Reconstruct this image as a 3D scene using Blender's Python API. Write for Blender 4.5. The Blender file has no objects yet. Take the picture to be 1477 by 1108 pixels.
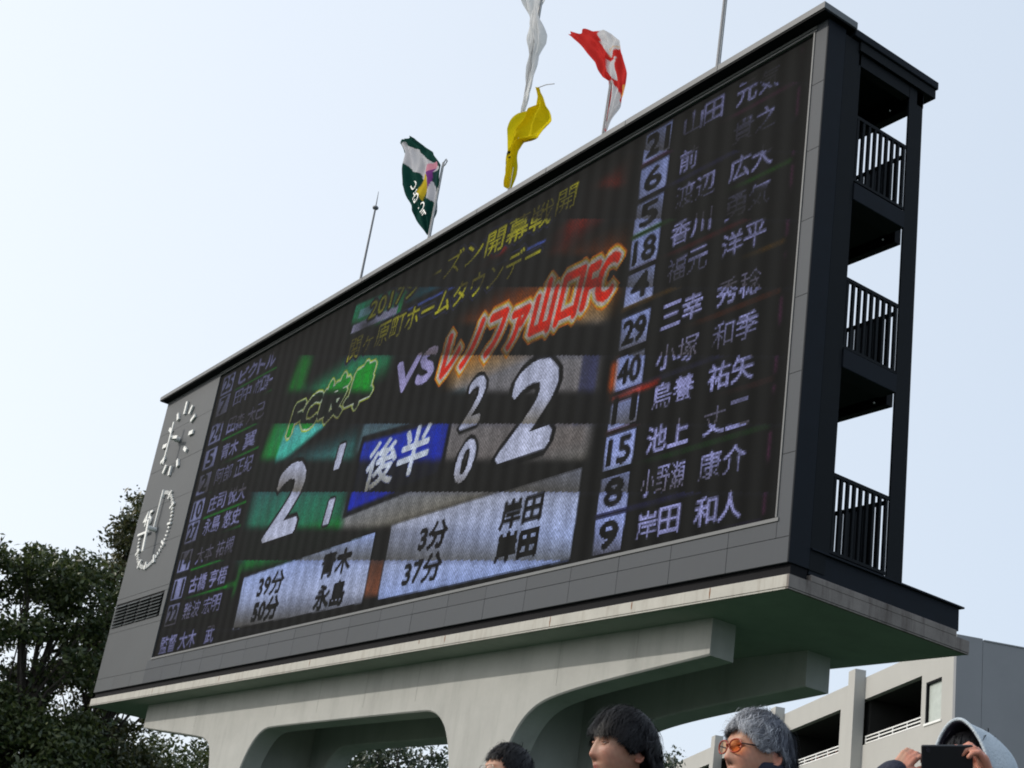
import bpy, bmesh, math, random
import numpy as np
from mathutils import Vector, Matrix, Quaternion

random.seed(7)
rng = np.random.default_rng(7)
S = bpy.context.scene
COL = S.collection
rad = math.radians

# ---------------------------------------------------------------- camera
cam_d = bpy.data.cameras.new("camera")
cam = bpy.data.objects.new("camera", cam_d)
COL.objects.link(cam)
S.camera = cam
CAM = Vector((12.0158, -11.76, -5.0457))
RR = Matrix(((0.5741503, 0.80559449, 0.14618121), (-0.2346902, 0.33298248, -0.91325965), (-0.78439273, 0.490041, 0.38024712)))
FPX = 2059.0
right, up, fwd = Vector(RR[0]), -Vector(RR[1]), Vector(RR[2])
m3 = Matrix((right, up, -fwd)).transposed()
cam.matrix_world = Matrix.Translation(CAM) @ m3.to_4x4()
cam_d.sensor_fit = 'HORIZONTAL'
cam_d.sensor_width = 36.0
cam_d.lens = FPX / 1477.0 * 36.0
cam_d.clip_start = 0.1
cam_d.clip_end = 3000.0

# ---------------------------------------------------------------- world, sun, exposure
SUN_EL, SUN_A = rad(30.0), rad(36.0)      # SUN_A: from the -Y direction towards -X
sun_dir = Vector((-math.sin(SUN_A) * math.cos(SUN_EL), -math.cos(SUN_A) * math.cos(SUN_EL), math.sin(SUN_EL)))
W = bpy.data.worlds.new("World")
S.world = W
W.use_nodes = True
nt = W.node_tree
nt.nodes.clear()
out = nt.nodes.new("ShaderNodeOutputWorld")
bg = nt.nodes.new("ShaderNodeBackground")
sky = nt.nodes.new("ShaderNodeTexSky")
sky.sky_type = 'NISHITA'
sky.sun_disc = False
sky.sun_elevation = SUN_EL
sky.sun_rotation = math.atan2(sun_dir.x, sun_dir.y)
sky.air_density = 1.0
sky.dust_density = 4.0
sky.ozone_density = 1.0
# thin even veil of high haze over the clear-sky model
veil = nt.nodes.new("ShaderNodeMix")
veil.data_type = 'RGBA'
veil.inputs[0].default_value = 0.68
nt.links.new(sky.outputs[0], veil.inputs[6])
# the haze scatters forward: it is brighter towards the sun and near the horizon
tcw = nt.nodes.new("ShaderNodeTexCoord")
dt = nt.nodes.new("ShaderNodeVectorMath")
dt.operation = 'DOT_PRODUCT'
nt.links.new(tcw.outputs["Generated"], dt.inputs[0])
dt.inputs[1].default_value = (sun_dir.x, sun_dir.y, sun_dir.z * 0.3 - 0.25)
mrw = nt.nodes.new("ShaderNodeMapRange")
mrw.inputs[1].default_value = -0.6
mrw.inputs[2].default_value = 0.6
mrw.inputs[3].default_value = 0.0
mrw.inputs[4].default_value = 1.0
nt.links.new(dt.outputs["Value"], mrw.inputs[0])
vc = nt.nodes.new("ShaderNodeMix")
vc.data_type = 'RGBA'
nt.links.new(mrw.outputs[0], vc.inputs[0])
vc.inputs[6].default_value = (7.75, 9.15, 11.0, 1)
vc.inputs[7].default_value = (13.2, 13.85, 14.6, 1)
nt.links.new(vc.outputs[2], veil.inputs[7])
nt.links.new(veil.outputs[2], bg.inputs[0])
bg.inputs[1].default_value = 0.1
nt.links.new(bg.outputs[0], out.inputs[0])

sd = bpy.data.lights.new("sun", 'SUN')
sd.energy = 2.3
sd.angle = rad(0.9)
sd.color = (1.0, 0.94, 0.85)
sun = bpy.data.objects.new("sun", sd)
COL.objects.link(sun)
sun.rotation_euler = sun_dir.to_track_quat('Z', 'Y').to_euler()
sun.location = (0, 0, 60)

S.view_settings.view_transform = 'Standard'
S.view_settings.look = 'None'
S.view_settings.exposure = 0.0
S.view_settings.gamma = 1.0
S.view_settings.use_curve_mapping = False
S.render.engine = 'CYCLES'
S.cycles.max_bounces = 6
S.cycles.transparent_max_bounces = 12
S.cycles.pixel_filter_type = 'BLACKMAN_HARRIS'
S.cycles.filter_width = 1.9

GZ = -5.92      # ground level (the origin is the foot of the display's near corner)

# ---------------------------------------------------------------- helpers
def lin(r, g, b):
    f = lambda c: (c / 12.92) if c <= 0.04045 else ((c + 0.055) / 1.055) ** 2.4
    return (f(r / 255), f(g / 255), f(b / 255))


def mat(name, col, rough=0.6, metal=0.0, var=0.12, vscale=3.0, bump=0.0, bscale=40.0, rnd=0.0, spec=0.5, streak=0.0,
        streak_col=(0.05, 0.04, 0.03), sscale=(2.2, 2.2, 0.22), sub=None):
    m = bpy.data.materials.new(name)
    m.use_nodes = True
    t = m.node_tree
    b = t.nodes["Principled BSDF"]
    b.inputs["Roughness"].default_value = rough
    b.inputs["Metallic"].default_value = metal
    b.inputs["Specular IOR Level"].default_value = spec
    tc = t.nodes.new("ShaderNodeTexCoord")
    n = t.nodes.new("ShaderNodeTexNoise")
    n.inputs["Scale"].default_value = vscale
    n.inputs["Detail"].default_value = 6
    n.inputs["Roughness"].default_value = 0.65
    t.links.new(tc.outputs["Object"], n.inputs["Vector"])
    mr = t.nodes.new("ShaderNodeMapRange")
    mr.inputs[1].default_value = 0.3
    mr.inputs[2].default_value = 0.7
    mr.inputs[3].default_value = 1 - var
    mr.inputs[4].default_value = 1 + var
    t.links.new(n.outputs[0], mr.inputs[0])
    val = mr.outputs[0]
    if rnd > 0:
        oi = t.nodes.new("ShaderNodeObjectInfo")
        m2 = t.nodes.new("ShaderNodeMapRange")
        m2.inputs[3].default_value = 1 - rnd
        m2.inputs[4].default_value = 1 + rnd
        t.links.new(oi.outputs["Random"], m2.inputs[0])
        mm = t.nodes.new("ShaderNodeMath")
        mm.operation = 'MULTIPLY'
        t.links.new(val, mm.inputs[0])
        t.links.new(m2.outputs[0], mm.inputs[1])
        val = mm.outputs[0]
    vm = t.nodes.new("ShaderNodeVectorMath")
    vm.operation = 'SCALE'
    vm.inputs[0].default_value = col
    t.links.new(val, vm.inputs["Scale"])
    cout = vm.outputs[0]
    if streak > 0:
        mp = t.nodes.new("ShaderNodeMapping")
        mp.inputs["Scale"].default_value = sscale
        t.links.new(tc.outputs["Object"], mp.inputs[0])
        n2 = t.nodes.new("ShaderNodeTexNoise")
        n2.inputs["Scale"].default_value = 1.5
        n2.inputs["Detail"].default_value = 8
        n2.inputs["Roughness"].default_value = 0.7
        t.links.new(mp.outputs[0], n2.inputs["Vector"])
        r2 = t.nodes.new("ShaderNodeMapRange")
        r2.inputs[1].default_value = 0.5
        r2.inputs[2].default_value = 0.78
        r2.inputs[3].default_value = 0
        r2.inputs[4].default_value = streak
        t.links.new(n2.outputs[0], r2.inputs[0])
        mx = t.nodes.new("ShaderNodeMix")
        mx.data_type = 'RGBA'
        t.links.new(r2.outputs[0], mx.inputs[0])
        t.links.new(cout, mx.inputs[6])
        mx.inputs[7].default_value = (*streak_col, 1)
        cout = mx.outputs[2]
    t.links.new(cout, b.inputs["Base Color"])
    if bump > 0:
        n3 = t.nodes.new("ShaderNodeTexNoise")
        n3.inputs["Scale"].default_value = bscale
        n3.inputs["Detail"].default_value = 5
        t.links.new(tc.outputs["Object"], n3.inputs["Vector"])
        bp = t.nodes.new("ShaderNodeBump")
        bp.inputs["Strength"].default_value = bump
        bp.inputs["Distance"].default_value = 0.02
        t.links.new(n3.outputs[0], bp.inputs["Height"])
        t.links.new(bp.outputs[0], b.inputs["Normal"])
    if sub:
        b.inputs["Subsurface Weight"].default_value = sub
        b.inputs["Subsurface Radius"].default_value = (0.01, 0.004, 0.002)
    return m


def attr_mat(name, attr="col", rough=0.6, two=False, sub=0.0, spec=0.4, trans=0.0):
    m = bpy.data.materials.new(name)
    m.use_nodes = True
    t = m.node_tree
    b = t.nodes["Principled BSDF"]
    b.inputs["Roughness"].default_value = rough
    b.inputs["Specular IOR Level"].default_value = spec
    a = t.nodes.new("ShaderNodeAttribute")
    a.attribute_name = attr
    t.links.new(a.outputs["Color"], b.inputs["Base Color"])
    if sub:
        b.inputs["Subsurface Weight"].default_value = sub
        b.inputs["Subsurface Radius"].default_value = (0.012, 0.005, 0.003)
        b.inputs["Subsurface Scale"].default_value = 0.6
    if trans > 0:
        tr = t.nodes.new("ShaderNodeBsdfTranslucent")
        t.links.new(a.outputs["Color"], tr.inputs[0])
        mx = t.nodes.new("ShaderNodeMixShader")
        mx.inputs[0].default_value = trans
        t.links.new(b.outputs[0], mx.inputs[1])
        t.links.new(tr.outputs[0], mx.inputs[2])
        t.links.new(mx.outputs[0], t.nodes["Material Output"].inputs[0])
    return m


class MB:
    """collects plain shapes and links them as one mesh object"""
    def __init__(s):
        s.v, s.f = [], []

    def add(s, v, f):
        o = len(s.v)
        s.v += [tuple(p) for p in v]
        s.f += [tuple(i + o for i in q) for q in f]
        return s

    def box(s, x0, x1, y0, y1, z0, z1):
        x0, x1 = sorted((x0, x1)); y0, y1 = sorted((y0, y1)); z0, z1 = sorted((z0, z1))
        v = [(x0, y0, z0), (x1, y0, z0), (x1, y1, z0), (x0, y1, z0), (x0, y0, z1), (x1, y0, z1), (x1, y1, z1), (x0, y1, z1)]
        return s.add(v, [(0, 3, 2, 1), (4, 5, 6, 7), (0, 1, 5, 4), (1, 2, 6, 5), (2, 3, 7, 6), (3, 0, 4, 7)])

    def tube(s, pts, rr, seg=8, cap=True, flat=1.0):
        pts = [Vector(p) for p in pts]
        if not hasattr(rr, '__len__'):
            rr = [rr] * len(pts)
        prev = None
        v, f = [], []
        for i, p in enumerate(pts):
            d = (pts[min(i + 1, len(pts) - 1)] - pts[max(i - 1, 0)])
            if d.length < 1e-9:
                d = Vector((0, 0, 1))
            d.normalize()
            if prev is None:
                a = d.cross(Vector((0, 0, 1)))
                if a.length < 0.1:
                    a = d.cross(Vector((0, 1, 0)))
            else:
                a = prev - d * prev.dot(d)
            a.normalize()
            prev = a
            b = d.cross(a)
            for k in range(seg):
                t = 2 * math.pi * k / seg
                v.append(p + (a * math.cos(t) + b * math.sin(t) * flat) * rr[i])
        n = len(pts)
        for i in range(n - 1):
            for k in range(seg):
                k2 = (k + 1) % seg
                f.append((i * seg + k, i * seg + k2, (i + 1) * seg + k2, (i + 1) * seg + k))
        if cap:
            f.append(tuple(reversed(range(seg))))
            f.append(tuple((n - 1) * seg + k for k in range(seg)))
        return s.add(v, f)

    def limb(s, pts, rr, seg=12, flat=1.0):
        """tube with rounded ends"""
        pts = [Vector(p) for p in pts]
        rr = list(rr)
        d0 = (pts[0] - pts[1]).normalized()
        d1 = (pts[-1] - pts[-2]).normalized()
        P = [pts[0] + d0 * rr[0] * 0.98, pts[0] + d0 * rr[0] * 0.7] + pts + [pts[-1] + d1 * rr[-1] * 0.7, pts[-1] + d1 * rr[-1] * 0.98]
        R = [rr[0] * 0.15, rr[0] * 0.72] + rr + [rr[-1] * 0.72, rr[-1] * 0.15]
        return s.tube(P, R, seg, True, flat)

    def rings(s, rows, seg=24):
        """closed stack of elliptical rings: (z, cx, cy, rx, ry)"""
        v, f = [], []
        for (z, cx, cy, rx, ry) in rows:
            for k in range(seg):
                t = 2 * math.pi * k / seg
                v.append((cx + rx * math.cos(t), cy + ry * math.sin(t), z))
        n = len(rows)
        for i in range(n - 1):
            for k in range(seg):
                k2 = (k + 1) % seg
                f.append((i * seg + k, i * seg + k2, (i + 1) * seg + k2, (i + 1) * seg + k))
        f.append(tuple(reversed(range(seg))))
        f.append(tuple((n - 1) * seg + k for k in range(seg)))
        return s.add(v, f)

    def ball(s, c, r, seg=12, rg=8):
        c = Vector(c)
        if not hasattr(r, '__len__'):
            r = (r, r, r)
        rows = []
        for i in range(1, rg):
            t = math.pi * i / rg
            rows.append((c.z - r[2] * math.cos(t), c.x, c.y, r[0] * math.sin(t), r[1] * math.sin(t)))
        rows = [(c.z - r[2] * 0.999, c.x, c.y, r[0] * 0.05, r[1] * 0.05)] + rows + [(c.z + r[2] * 0.999, c.x, c.y, r[0] * 0.05, r[1] * 0.05)]
        return s.rings(rows, seg)

    def prism(s, poly, y0, y1):
        """outline in the xz plane, extruded in y"""
        n = len(poly)
        v = [(x, y0, z) for x, z in poly] + [(x, y1, z) for x, z in poly]
        f = [tuple(range(n)), tuple(reversed(range(n, 2 * n)))]
        for i in range(n):
            j = (i + 1) % n
            f.append((j, i, n + i, n + j))
        return s.add(v, f)

    def mesh(s, name):
        me = bpy.data.meshes.new(name)
        me.from_pydata(s.v, [], s.f)
        me.update()
        return me

    def build(s, name, material, parent=None, smooth=False, bevel=0.0, fixn=False):
        me = s.mesh(name)
        if fixn or bevel > 0:
            bm = bmesh.new()
            bm.from_mesh(me)
            bmesh.ops.recalc_face_normals(bm, faces=bm.faces)
            if bevel > 0:
                es = [e for e in bm.edges if len(e.link_faces) == 2 and e.calc_face_angle(0) > 0.6]
                bmesh.ops.bevel(bm, geom=es, offset=bevel, segments=1, affect='EDGES', clamp_overlap=True)
            bm.to_mesh(me)
            bm.free()
        me.materials.append(material)
        if smooth:
            me.shade_smooth()
        return link(name, me, parent)


def link(name, me, parent=None):
    o = bpy.data.objects.new(name, me)
    COL.objects.link(o)
    if parent is not None:
        o.parent = parent
    return o


def tag(o, label=None, cat=None, group=None, kind=None):
    if label: o["label"] = label
    if cat: o["category"] = cat
    if group: o["group"] = group
    if kind: o["kind"] = kind
    return o


def empty(name, loc=(0, 0, 0), rz=0.0):
    o = bpy.data.objects.new(name, None)
    COL.objects.link(o)
    o.location = loc
    o.rotation_euler = (0, 0, rz)
    o.empty_display_size = 0.3
    return o


def raw_mesh(name, V, F, material, smooth=False):
    """V (n,3) float array, F (m,k) int array"""
    me = bpy.data.meshes.new(name)
    V = np.asarray(V, dtype=np.float32)
    F = np.asarray(F, dtype=np.int32)
    m, k = F.shape
    me.vertices.add(len(V))
    me.vertices.foreach_set("co", V.ravel())
    me.loops.add(m * k)
    me.loops.foreach_set("vertex_index", F.ravel())
    me.polygons.add(m)
    me.polygons.foreach_set("loop_start", np.arange(0, m * k, k, dtype=np.int32))
    me.update(calc_edges=True)
    me.validate()
    me.materials.append(material)
    if smooth:
        me.shade_smooth()
    return me


def remesh(mb, voxel, smooth_iter=0):
    o = bpy.data.objects.new("tmp_remesh", mb.mesh("tmp_remesh"))
    COL.objects.link(o)
    md = o.modifiers.new("r", 'REMESH')
    md.mode = 'VOXEL'
    md.voxel_size = voxel
    if smooth_iter:
        sm = o.modifiers.new("s", 'SMOOTH')
        sm.factor = 0.5
        sm.iterations = smooth_iter
    dg = bpy.context.evaluated_depsgraph_get()
    me = bpy.data.meshes.new_from_object(o.evaluated_get(dg))
    old = o.data
    bpy.data.objects.remove(o)
    bpy.data.meshes.remove(old)
    me.shade_smooth()
    return me


def point_color(me, cols, name="col"):
    a = me.color_attributes.new(name, 'FLOAT_COLOR', 'POINT')
    c = np.ones((len(me.vertices), 4), dtype=np.float32)
    c[:, :3] = cols
    a.data.foreach_set("color", c.ravel())


# ---------------------------------------------------------------- materials
M = {}
M['tile'] = mat("grey aluminium panel", (0.040, 0.047, 0.058), 0.7, 0.0, 0.05, 1.2, 0, rnd=0.07, streak=0.12, streak_col=(0.07, 0.07, 0.065))
M['tower'] = mat("grey aluminium panel side", (0.056, 0.063, 0.071), 0.65, 0.0, 0.05, 0.8, 0, rnd=0.03, streak=0.15, streak_col=(0.09, 0.09, 0.088))  # lighter copy of the panel grey; glancing sky sheen put into the colour
M['joint'] = mat("black joint", (0.004, 0.004, 0.006), 0.8, spec=0.2)
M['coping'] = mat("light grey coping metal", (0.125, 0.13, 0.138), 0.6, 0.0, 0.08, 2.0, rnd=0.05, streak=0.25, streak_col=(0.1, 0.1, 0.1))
M['soffit'] = mat("shade-coloured soffit metal", (0.004, 0.005, 0.007), 0.7, 0.0, spec=0.2)  # near-black colour holds the shade under the coping
M['frame'] = mat("screen trim metal", (0.12, 0.125, 0.13), 0.6, 0.0, 0.06)
M['navy'] = mat("dark navy steel", (0.0035, 0.006, 0.011), 0.7, 0.0, 0.15, 3.0, rnd=0.04, spec=0.2)
M['steel'] = mat("black painted steel", (0.0025, 0.004, 0.006), 0.7, 0.0, 0.15, 5.0, spec=0.18)
M['cream'] = mat("cream slab concrete", (0.44, 0.425, 0.385), 0.85, 0, 0.09, 2.0, 0.15, 60, streak=0.55, streak_col=(0.16, 0.11, 0.07), sscale=(3.4, 3.4, 0.4))  # the slab's own cream colour, streaked brown
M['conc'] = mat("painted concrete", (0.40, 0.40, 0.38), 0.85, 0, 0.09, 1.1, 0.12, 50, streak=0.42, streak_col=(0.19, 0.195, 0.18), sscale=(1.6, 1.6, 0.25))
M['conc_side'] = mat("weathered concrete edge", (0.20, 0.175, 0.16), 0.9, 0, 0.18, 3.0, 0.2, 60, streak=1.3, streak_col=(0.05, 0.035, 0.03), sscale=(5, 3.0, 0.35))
M['soffit_shade'] = mat("soffit concrete with painted shade", (0.27, 0.315, 0.27), 0.9, 0, 0.12, 0.8, 0.12, 50, streak=0.3, streak_col=(0.14, 0.17, 0.13))  # darker green-grey concrete; underside shade and grass bounce put into the colour
M['seam'] = mat("cement seam", (0.30, 0.30, 0.28), 0.9)
M['rust'] = mat("rust stain", (0.20, 0.085, 0.035), 0.9, 0, 0.3, 12)
M['white'] = mat("white enamel", (0.78, 0.78, 0.76), 0.45, 0, 0.03)
M['pole'] = mat("galvanised pole", (0.20, 0.205, 0.22), 0.6, 0.0, 0.05)
M['louvre'] = mat("black louvre slat", (0.01, 0.018, 0.02), 0.4)
M['grass'] = mat("pitch grass", (0.010, 0.036, 0.013), 0.9, 0, 0.25, 0.6, 0.4, 30)
M['paving'] = mat("terrace concrete", (0.07, 0.07, 0.066), 0.9, 0, 0.15, 0.7, 0.2, 20)
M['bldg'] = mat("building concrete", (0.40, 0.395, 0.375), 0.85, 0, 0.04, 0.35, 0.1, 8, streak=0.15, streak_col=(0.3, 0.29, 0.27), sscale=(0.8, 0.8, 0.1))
M['bldg_side'] = mat("building side concrete", (0.235, 0.242, 0.258), 0.85, 0, 0.06, 0.3, 0.1, 8, streak=0.15, streak_col=(0.24, 0.24, 0.25), sscale=(0.8, 0.8, 0.1))  # darker, bluer copy of the building concrete; side-wall shade painted in
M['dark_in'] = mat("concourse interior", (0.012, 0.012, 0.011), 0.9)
M['pale_panel'] = mat("pale window blind", (0.42, 0.46, 0.43), 0.5)
M['bark'] = mat("bark", (0.05, 0.04, 0.032), 0.9, 0, 0.3, 8, 0.5, 20)

# ---------------------------------------------------------------- ground
def ground():
    mb = MB()
    mb.add([(-1500, -1500, GZ), (1500, -1500, GZ), (1500, 1500, GZ), (-1500, 1500, GZ)], [(0, 1, 2, 3)])
    tag(mb.build("ground", M['grass']), kind="structure")
    # paved terrace under the spectators, laid over the grass
    mb = MB()
    mb.box(4.5, 15.5, -13.2, -6.4, GZ - 0.2, GZ + 0.012)
    tag(mb.build("paving", M['paving']), kind="structure")
ground()

# ---------------------------------------------------------------- LED picture
X0, X1, Z0, Z1 = -20.67, -0.28, 0.60, 7.87
NX, NZ, SS = 680, 242, 3
CW, CH = NX * SS, NZ * SS
PX = (X1 - X0) / CW
canvas = np.zeros((CH, CW, 3), dtype=np.float32)     # row 0 = bottom
gx = X0 + (np.arange(CW) + 0.5) * (X1 - X0) / CW
gz = Z0 + (np.arange(CH) + 0.5) * (Z1 - Z0) / CH
_tri = {}


def glyph_tris(s):
    if s in _tri:
        return _tri[s]
    cu = bpy.data.curves.new("glyphs", 'FONT')
    cu.body = s
    cu.resolution_u = 3
    o = bpy.data.objects.new("glyphs", cu)
    COL.objects.link(o)
    dg = bpy.context.evaluated_depsgraph_get()
    me = bpy.data.meshes.new_from_object(o.evaluated_get(dg))
    me.calc_loop_triangles()
    co = np.array([v.co[:2] for v in me.vertices]).reshape(-1, 2)
    tr = np.array([t.vertices for t in me.loop_triangles]).reshape(-1, 3)
    bpy.data.objects.remove(o)
    bpy.data.curves.remove(cu)
    bpy.data.meshes.remove(me)
    T = co[tr] if len(tr) else np.zeros((0, 3, 2))
    _tri[s] = T
    return T


def raster(T, mask):
    for tri in T:
        x0 = max(int(tri[:, 0].min()), 0); x1 = min(int(tri[:, 0].max()) + 2, mask.shape[1])
        y0 = max(int(tri[:, 1].min()), 0); y1 = min(int(tri[:, 1].max()) + 2, mask.shape[0])
        if x1 <= x0 or y1 <= y0:
            continue
        xs = np.arange(x0, x1) + 0.5
        ys = (np.arange(y0, y1) + 0.5)[:, None]
        a, b, c = tri
        e = lambda p, q: (q[0] - p[0]) * (ys - p[1]) - (q[1] - p[1]) * (xs - p[0])
        w0, w1, w2 = e(a, b), e(b, c), e(c, a)
        ins = ((w0 >= 0) & (w1 >= 0) & (w2 >= 0)) | ((w0 <= 0) & (w1 <= 0) & (w2 <= 0))
        mask[y0:y1, x0:x1] |= ins


def dil(m, n):
    for _ in range(n):
        q = m.copy()
        q[1:] |= m[:-1]; q[:-1] |= m[1:]; q[:, 1:] |= m[:, :-1]; q[:, :-1] |= m[:, 1:]
        m = q
    return m


def blur(m, n):
    m = m.astype(np.float32)
    k = np.ones(n) / n
    for ax in (0, 1):
        m = np.apply_along_axis(lambda r: np.convolve(r, k, 'same'), ax, m)
    return m


def text_mask(s, x0, x1, z0, z1, shear=0.0, bold=0, rise=0.0, per_char=False):
    """fit the string in a box of the display; returns mask window + offset"""
    pad = 40
    ix0, ix1 = (x0 - X0) / PX, (x1 - X0) / PX
    iz0, iz1 = (z0 - Z0) / PX, (z1 - Z0) / PX
    ox, oz = int(ix0) - pad, int(iz0) - pad
    h, w = int(iz1 - iz0) + 2 * pad + int(abs(rise) / PX), int(ix1 - ix0) + 2 * pad
    mk = np.zeros((h, w), dtype=bool)
    parts = []
    if per_char:
        n = len(s)
        cw = (ix1 - ix0) / n
        for i, ch in enumerate(s):
            if ch in ' \u3000':
                continue
            T = glyph_tris(ch)
            if not len(T):
                continue
            mn, mx = T.reshape(-1, 2).min(0), T.reshape(-1, 2).max(0)
            sx = min(cw * 0.92 / max(mx[0] - mn[0], 1e-6), (iz1 - iz0) / max(mx[1] - mn[1], 1e-6) * 1.6)
            sz = (iz1 - iz0) / max(mx[1] - mn[1], 0.62)
            cx = ix0 + cw * (i + 0.5)
            q = T.copy()
            q[..., 0] = (q[..., 0] - (mn[0] + mx[0]) / 2) * sx + cx
            q[..., 1] = (q[..., 1] - (mn[1] + mx[1]) / 2) * sz + (iz0 + iz1) / 2
            parts.append(q)
    else:
        T = glyph_tris(s)
        mn, mx = T.reshape(-1, 2).min(0), T.reshape(-1, 2).max(0)
        q = T.copy()
        sh = shear * (iz1 - iz0)
        q[..., 0] = (q[..., 0] - mn[0]) / (mx[0] - mn[0]) * (ix1 - ix0 - sh) + ix0
        q[..., 1] = (q[..., 1] - mn[1]) / (mx[1] - mn[1]) * (iz1 - iz0) + iz0
        parts.append(q)
    for q in parts:
        q = q.copy()
        q[..., 0] += shear * (q[..., 1] - iz0)
        q[..., 1] += rise / PX * (q[..., 0] - ix0) / (ix1 - ix0)
        q[..., 0] -= ox
        q[..., 1] -= oz
        raster(q, mk)
    return dil(mk, bold), ox, oz


def paste(mk, ox, oz, col, alpha=1.0):
    h, w = mk.shape
    a0, b0 = max(0, -oz), max(0, -ox)
    a1, b1 = min(h, CH - oz), min(w, CW - ox)
    if a1 <= a0 or b1 <= b0:
        return
    m = mk[a0:a1, b0:b1].astype(np.float32)[..., None] * alpha
    reg = canvas[oz + a0:oz + a1, ox + b0:ox + b1]
    reg[:] = reg * (1 - m) + np.array(col, dtype=np.float32) * m


def text(s, x0, x1, z0, z1, col, shear=0.0, bold=1, outline=(), rise=0.0, per_char=False, alpha=1.0):
    mk, ox, oz = text_mask(s, x0, x1, z0, z1, shear, bold, rise, per_char)
    for n, c in outline:
        paste(dil(mk, n), ox, oz, c)
    paste(mk, ox, oz, col, alpha)


def poly(pts, col, col2=None, soft=0, alpha=1.0, axis='z'):
    P = np.array(pts, dtype=float)
    xs, zs = gx[None, :], gz[:, None]
    ins = np.zeros((CH, CW), dtype=bool)
    n = len(P)
    j = n - 1
    for i in range(n):
        xi, zi = P[i]; xj, zj = P[j]
        if zi != zj:
            ins ^= ((zi > zs) != (zj > zs)) & (xs < (xj - xi) * (zs - zi) / (zj - zi) + xi)
        j = i
    m = ins.astype(np.float32)
    if soft:
        m = blur(m, soft)
    m = (m * alpha)[..., None]
    c = np.array(col, dtype=np.float32)
    if col2 is not None:
        c2 = np.array(col2, dtype=np.float32)
        if axis == 'z':
            t = np.clip((gz - P[:, 1].min()) / (np.ptp(P[:, 1]) + 1e-6), 0, 1)[:, None, None]
        else:
            t = np.clip((gx - P[:, 0].min()) / (np.ptp(P[:, 0]) + 1e-6), 0, 1)[None, :, None]
        c = c * (1 - t) + c2 * t
    canvas[:] = canvas * (1 - m) + c * m


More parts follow.
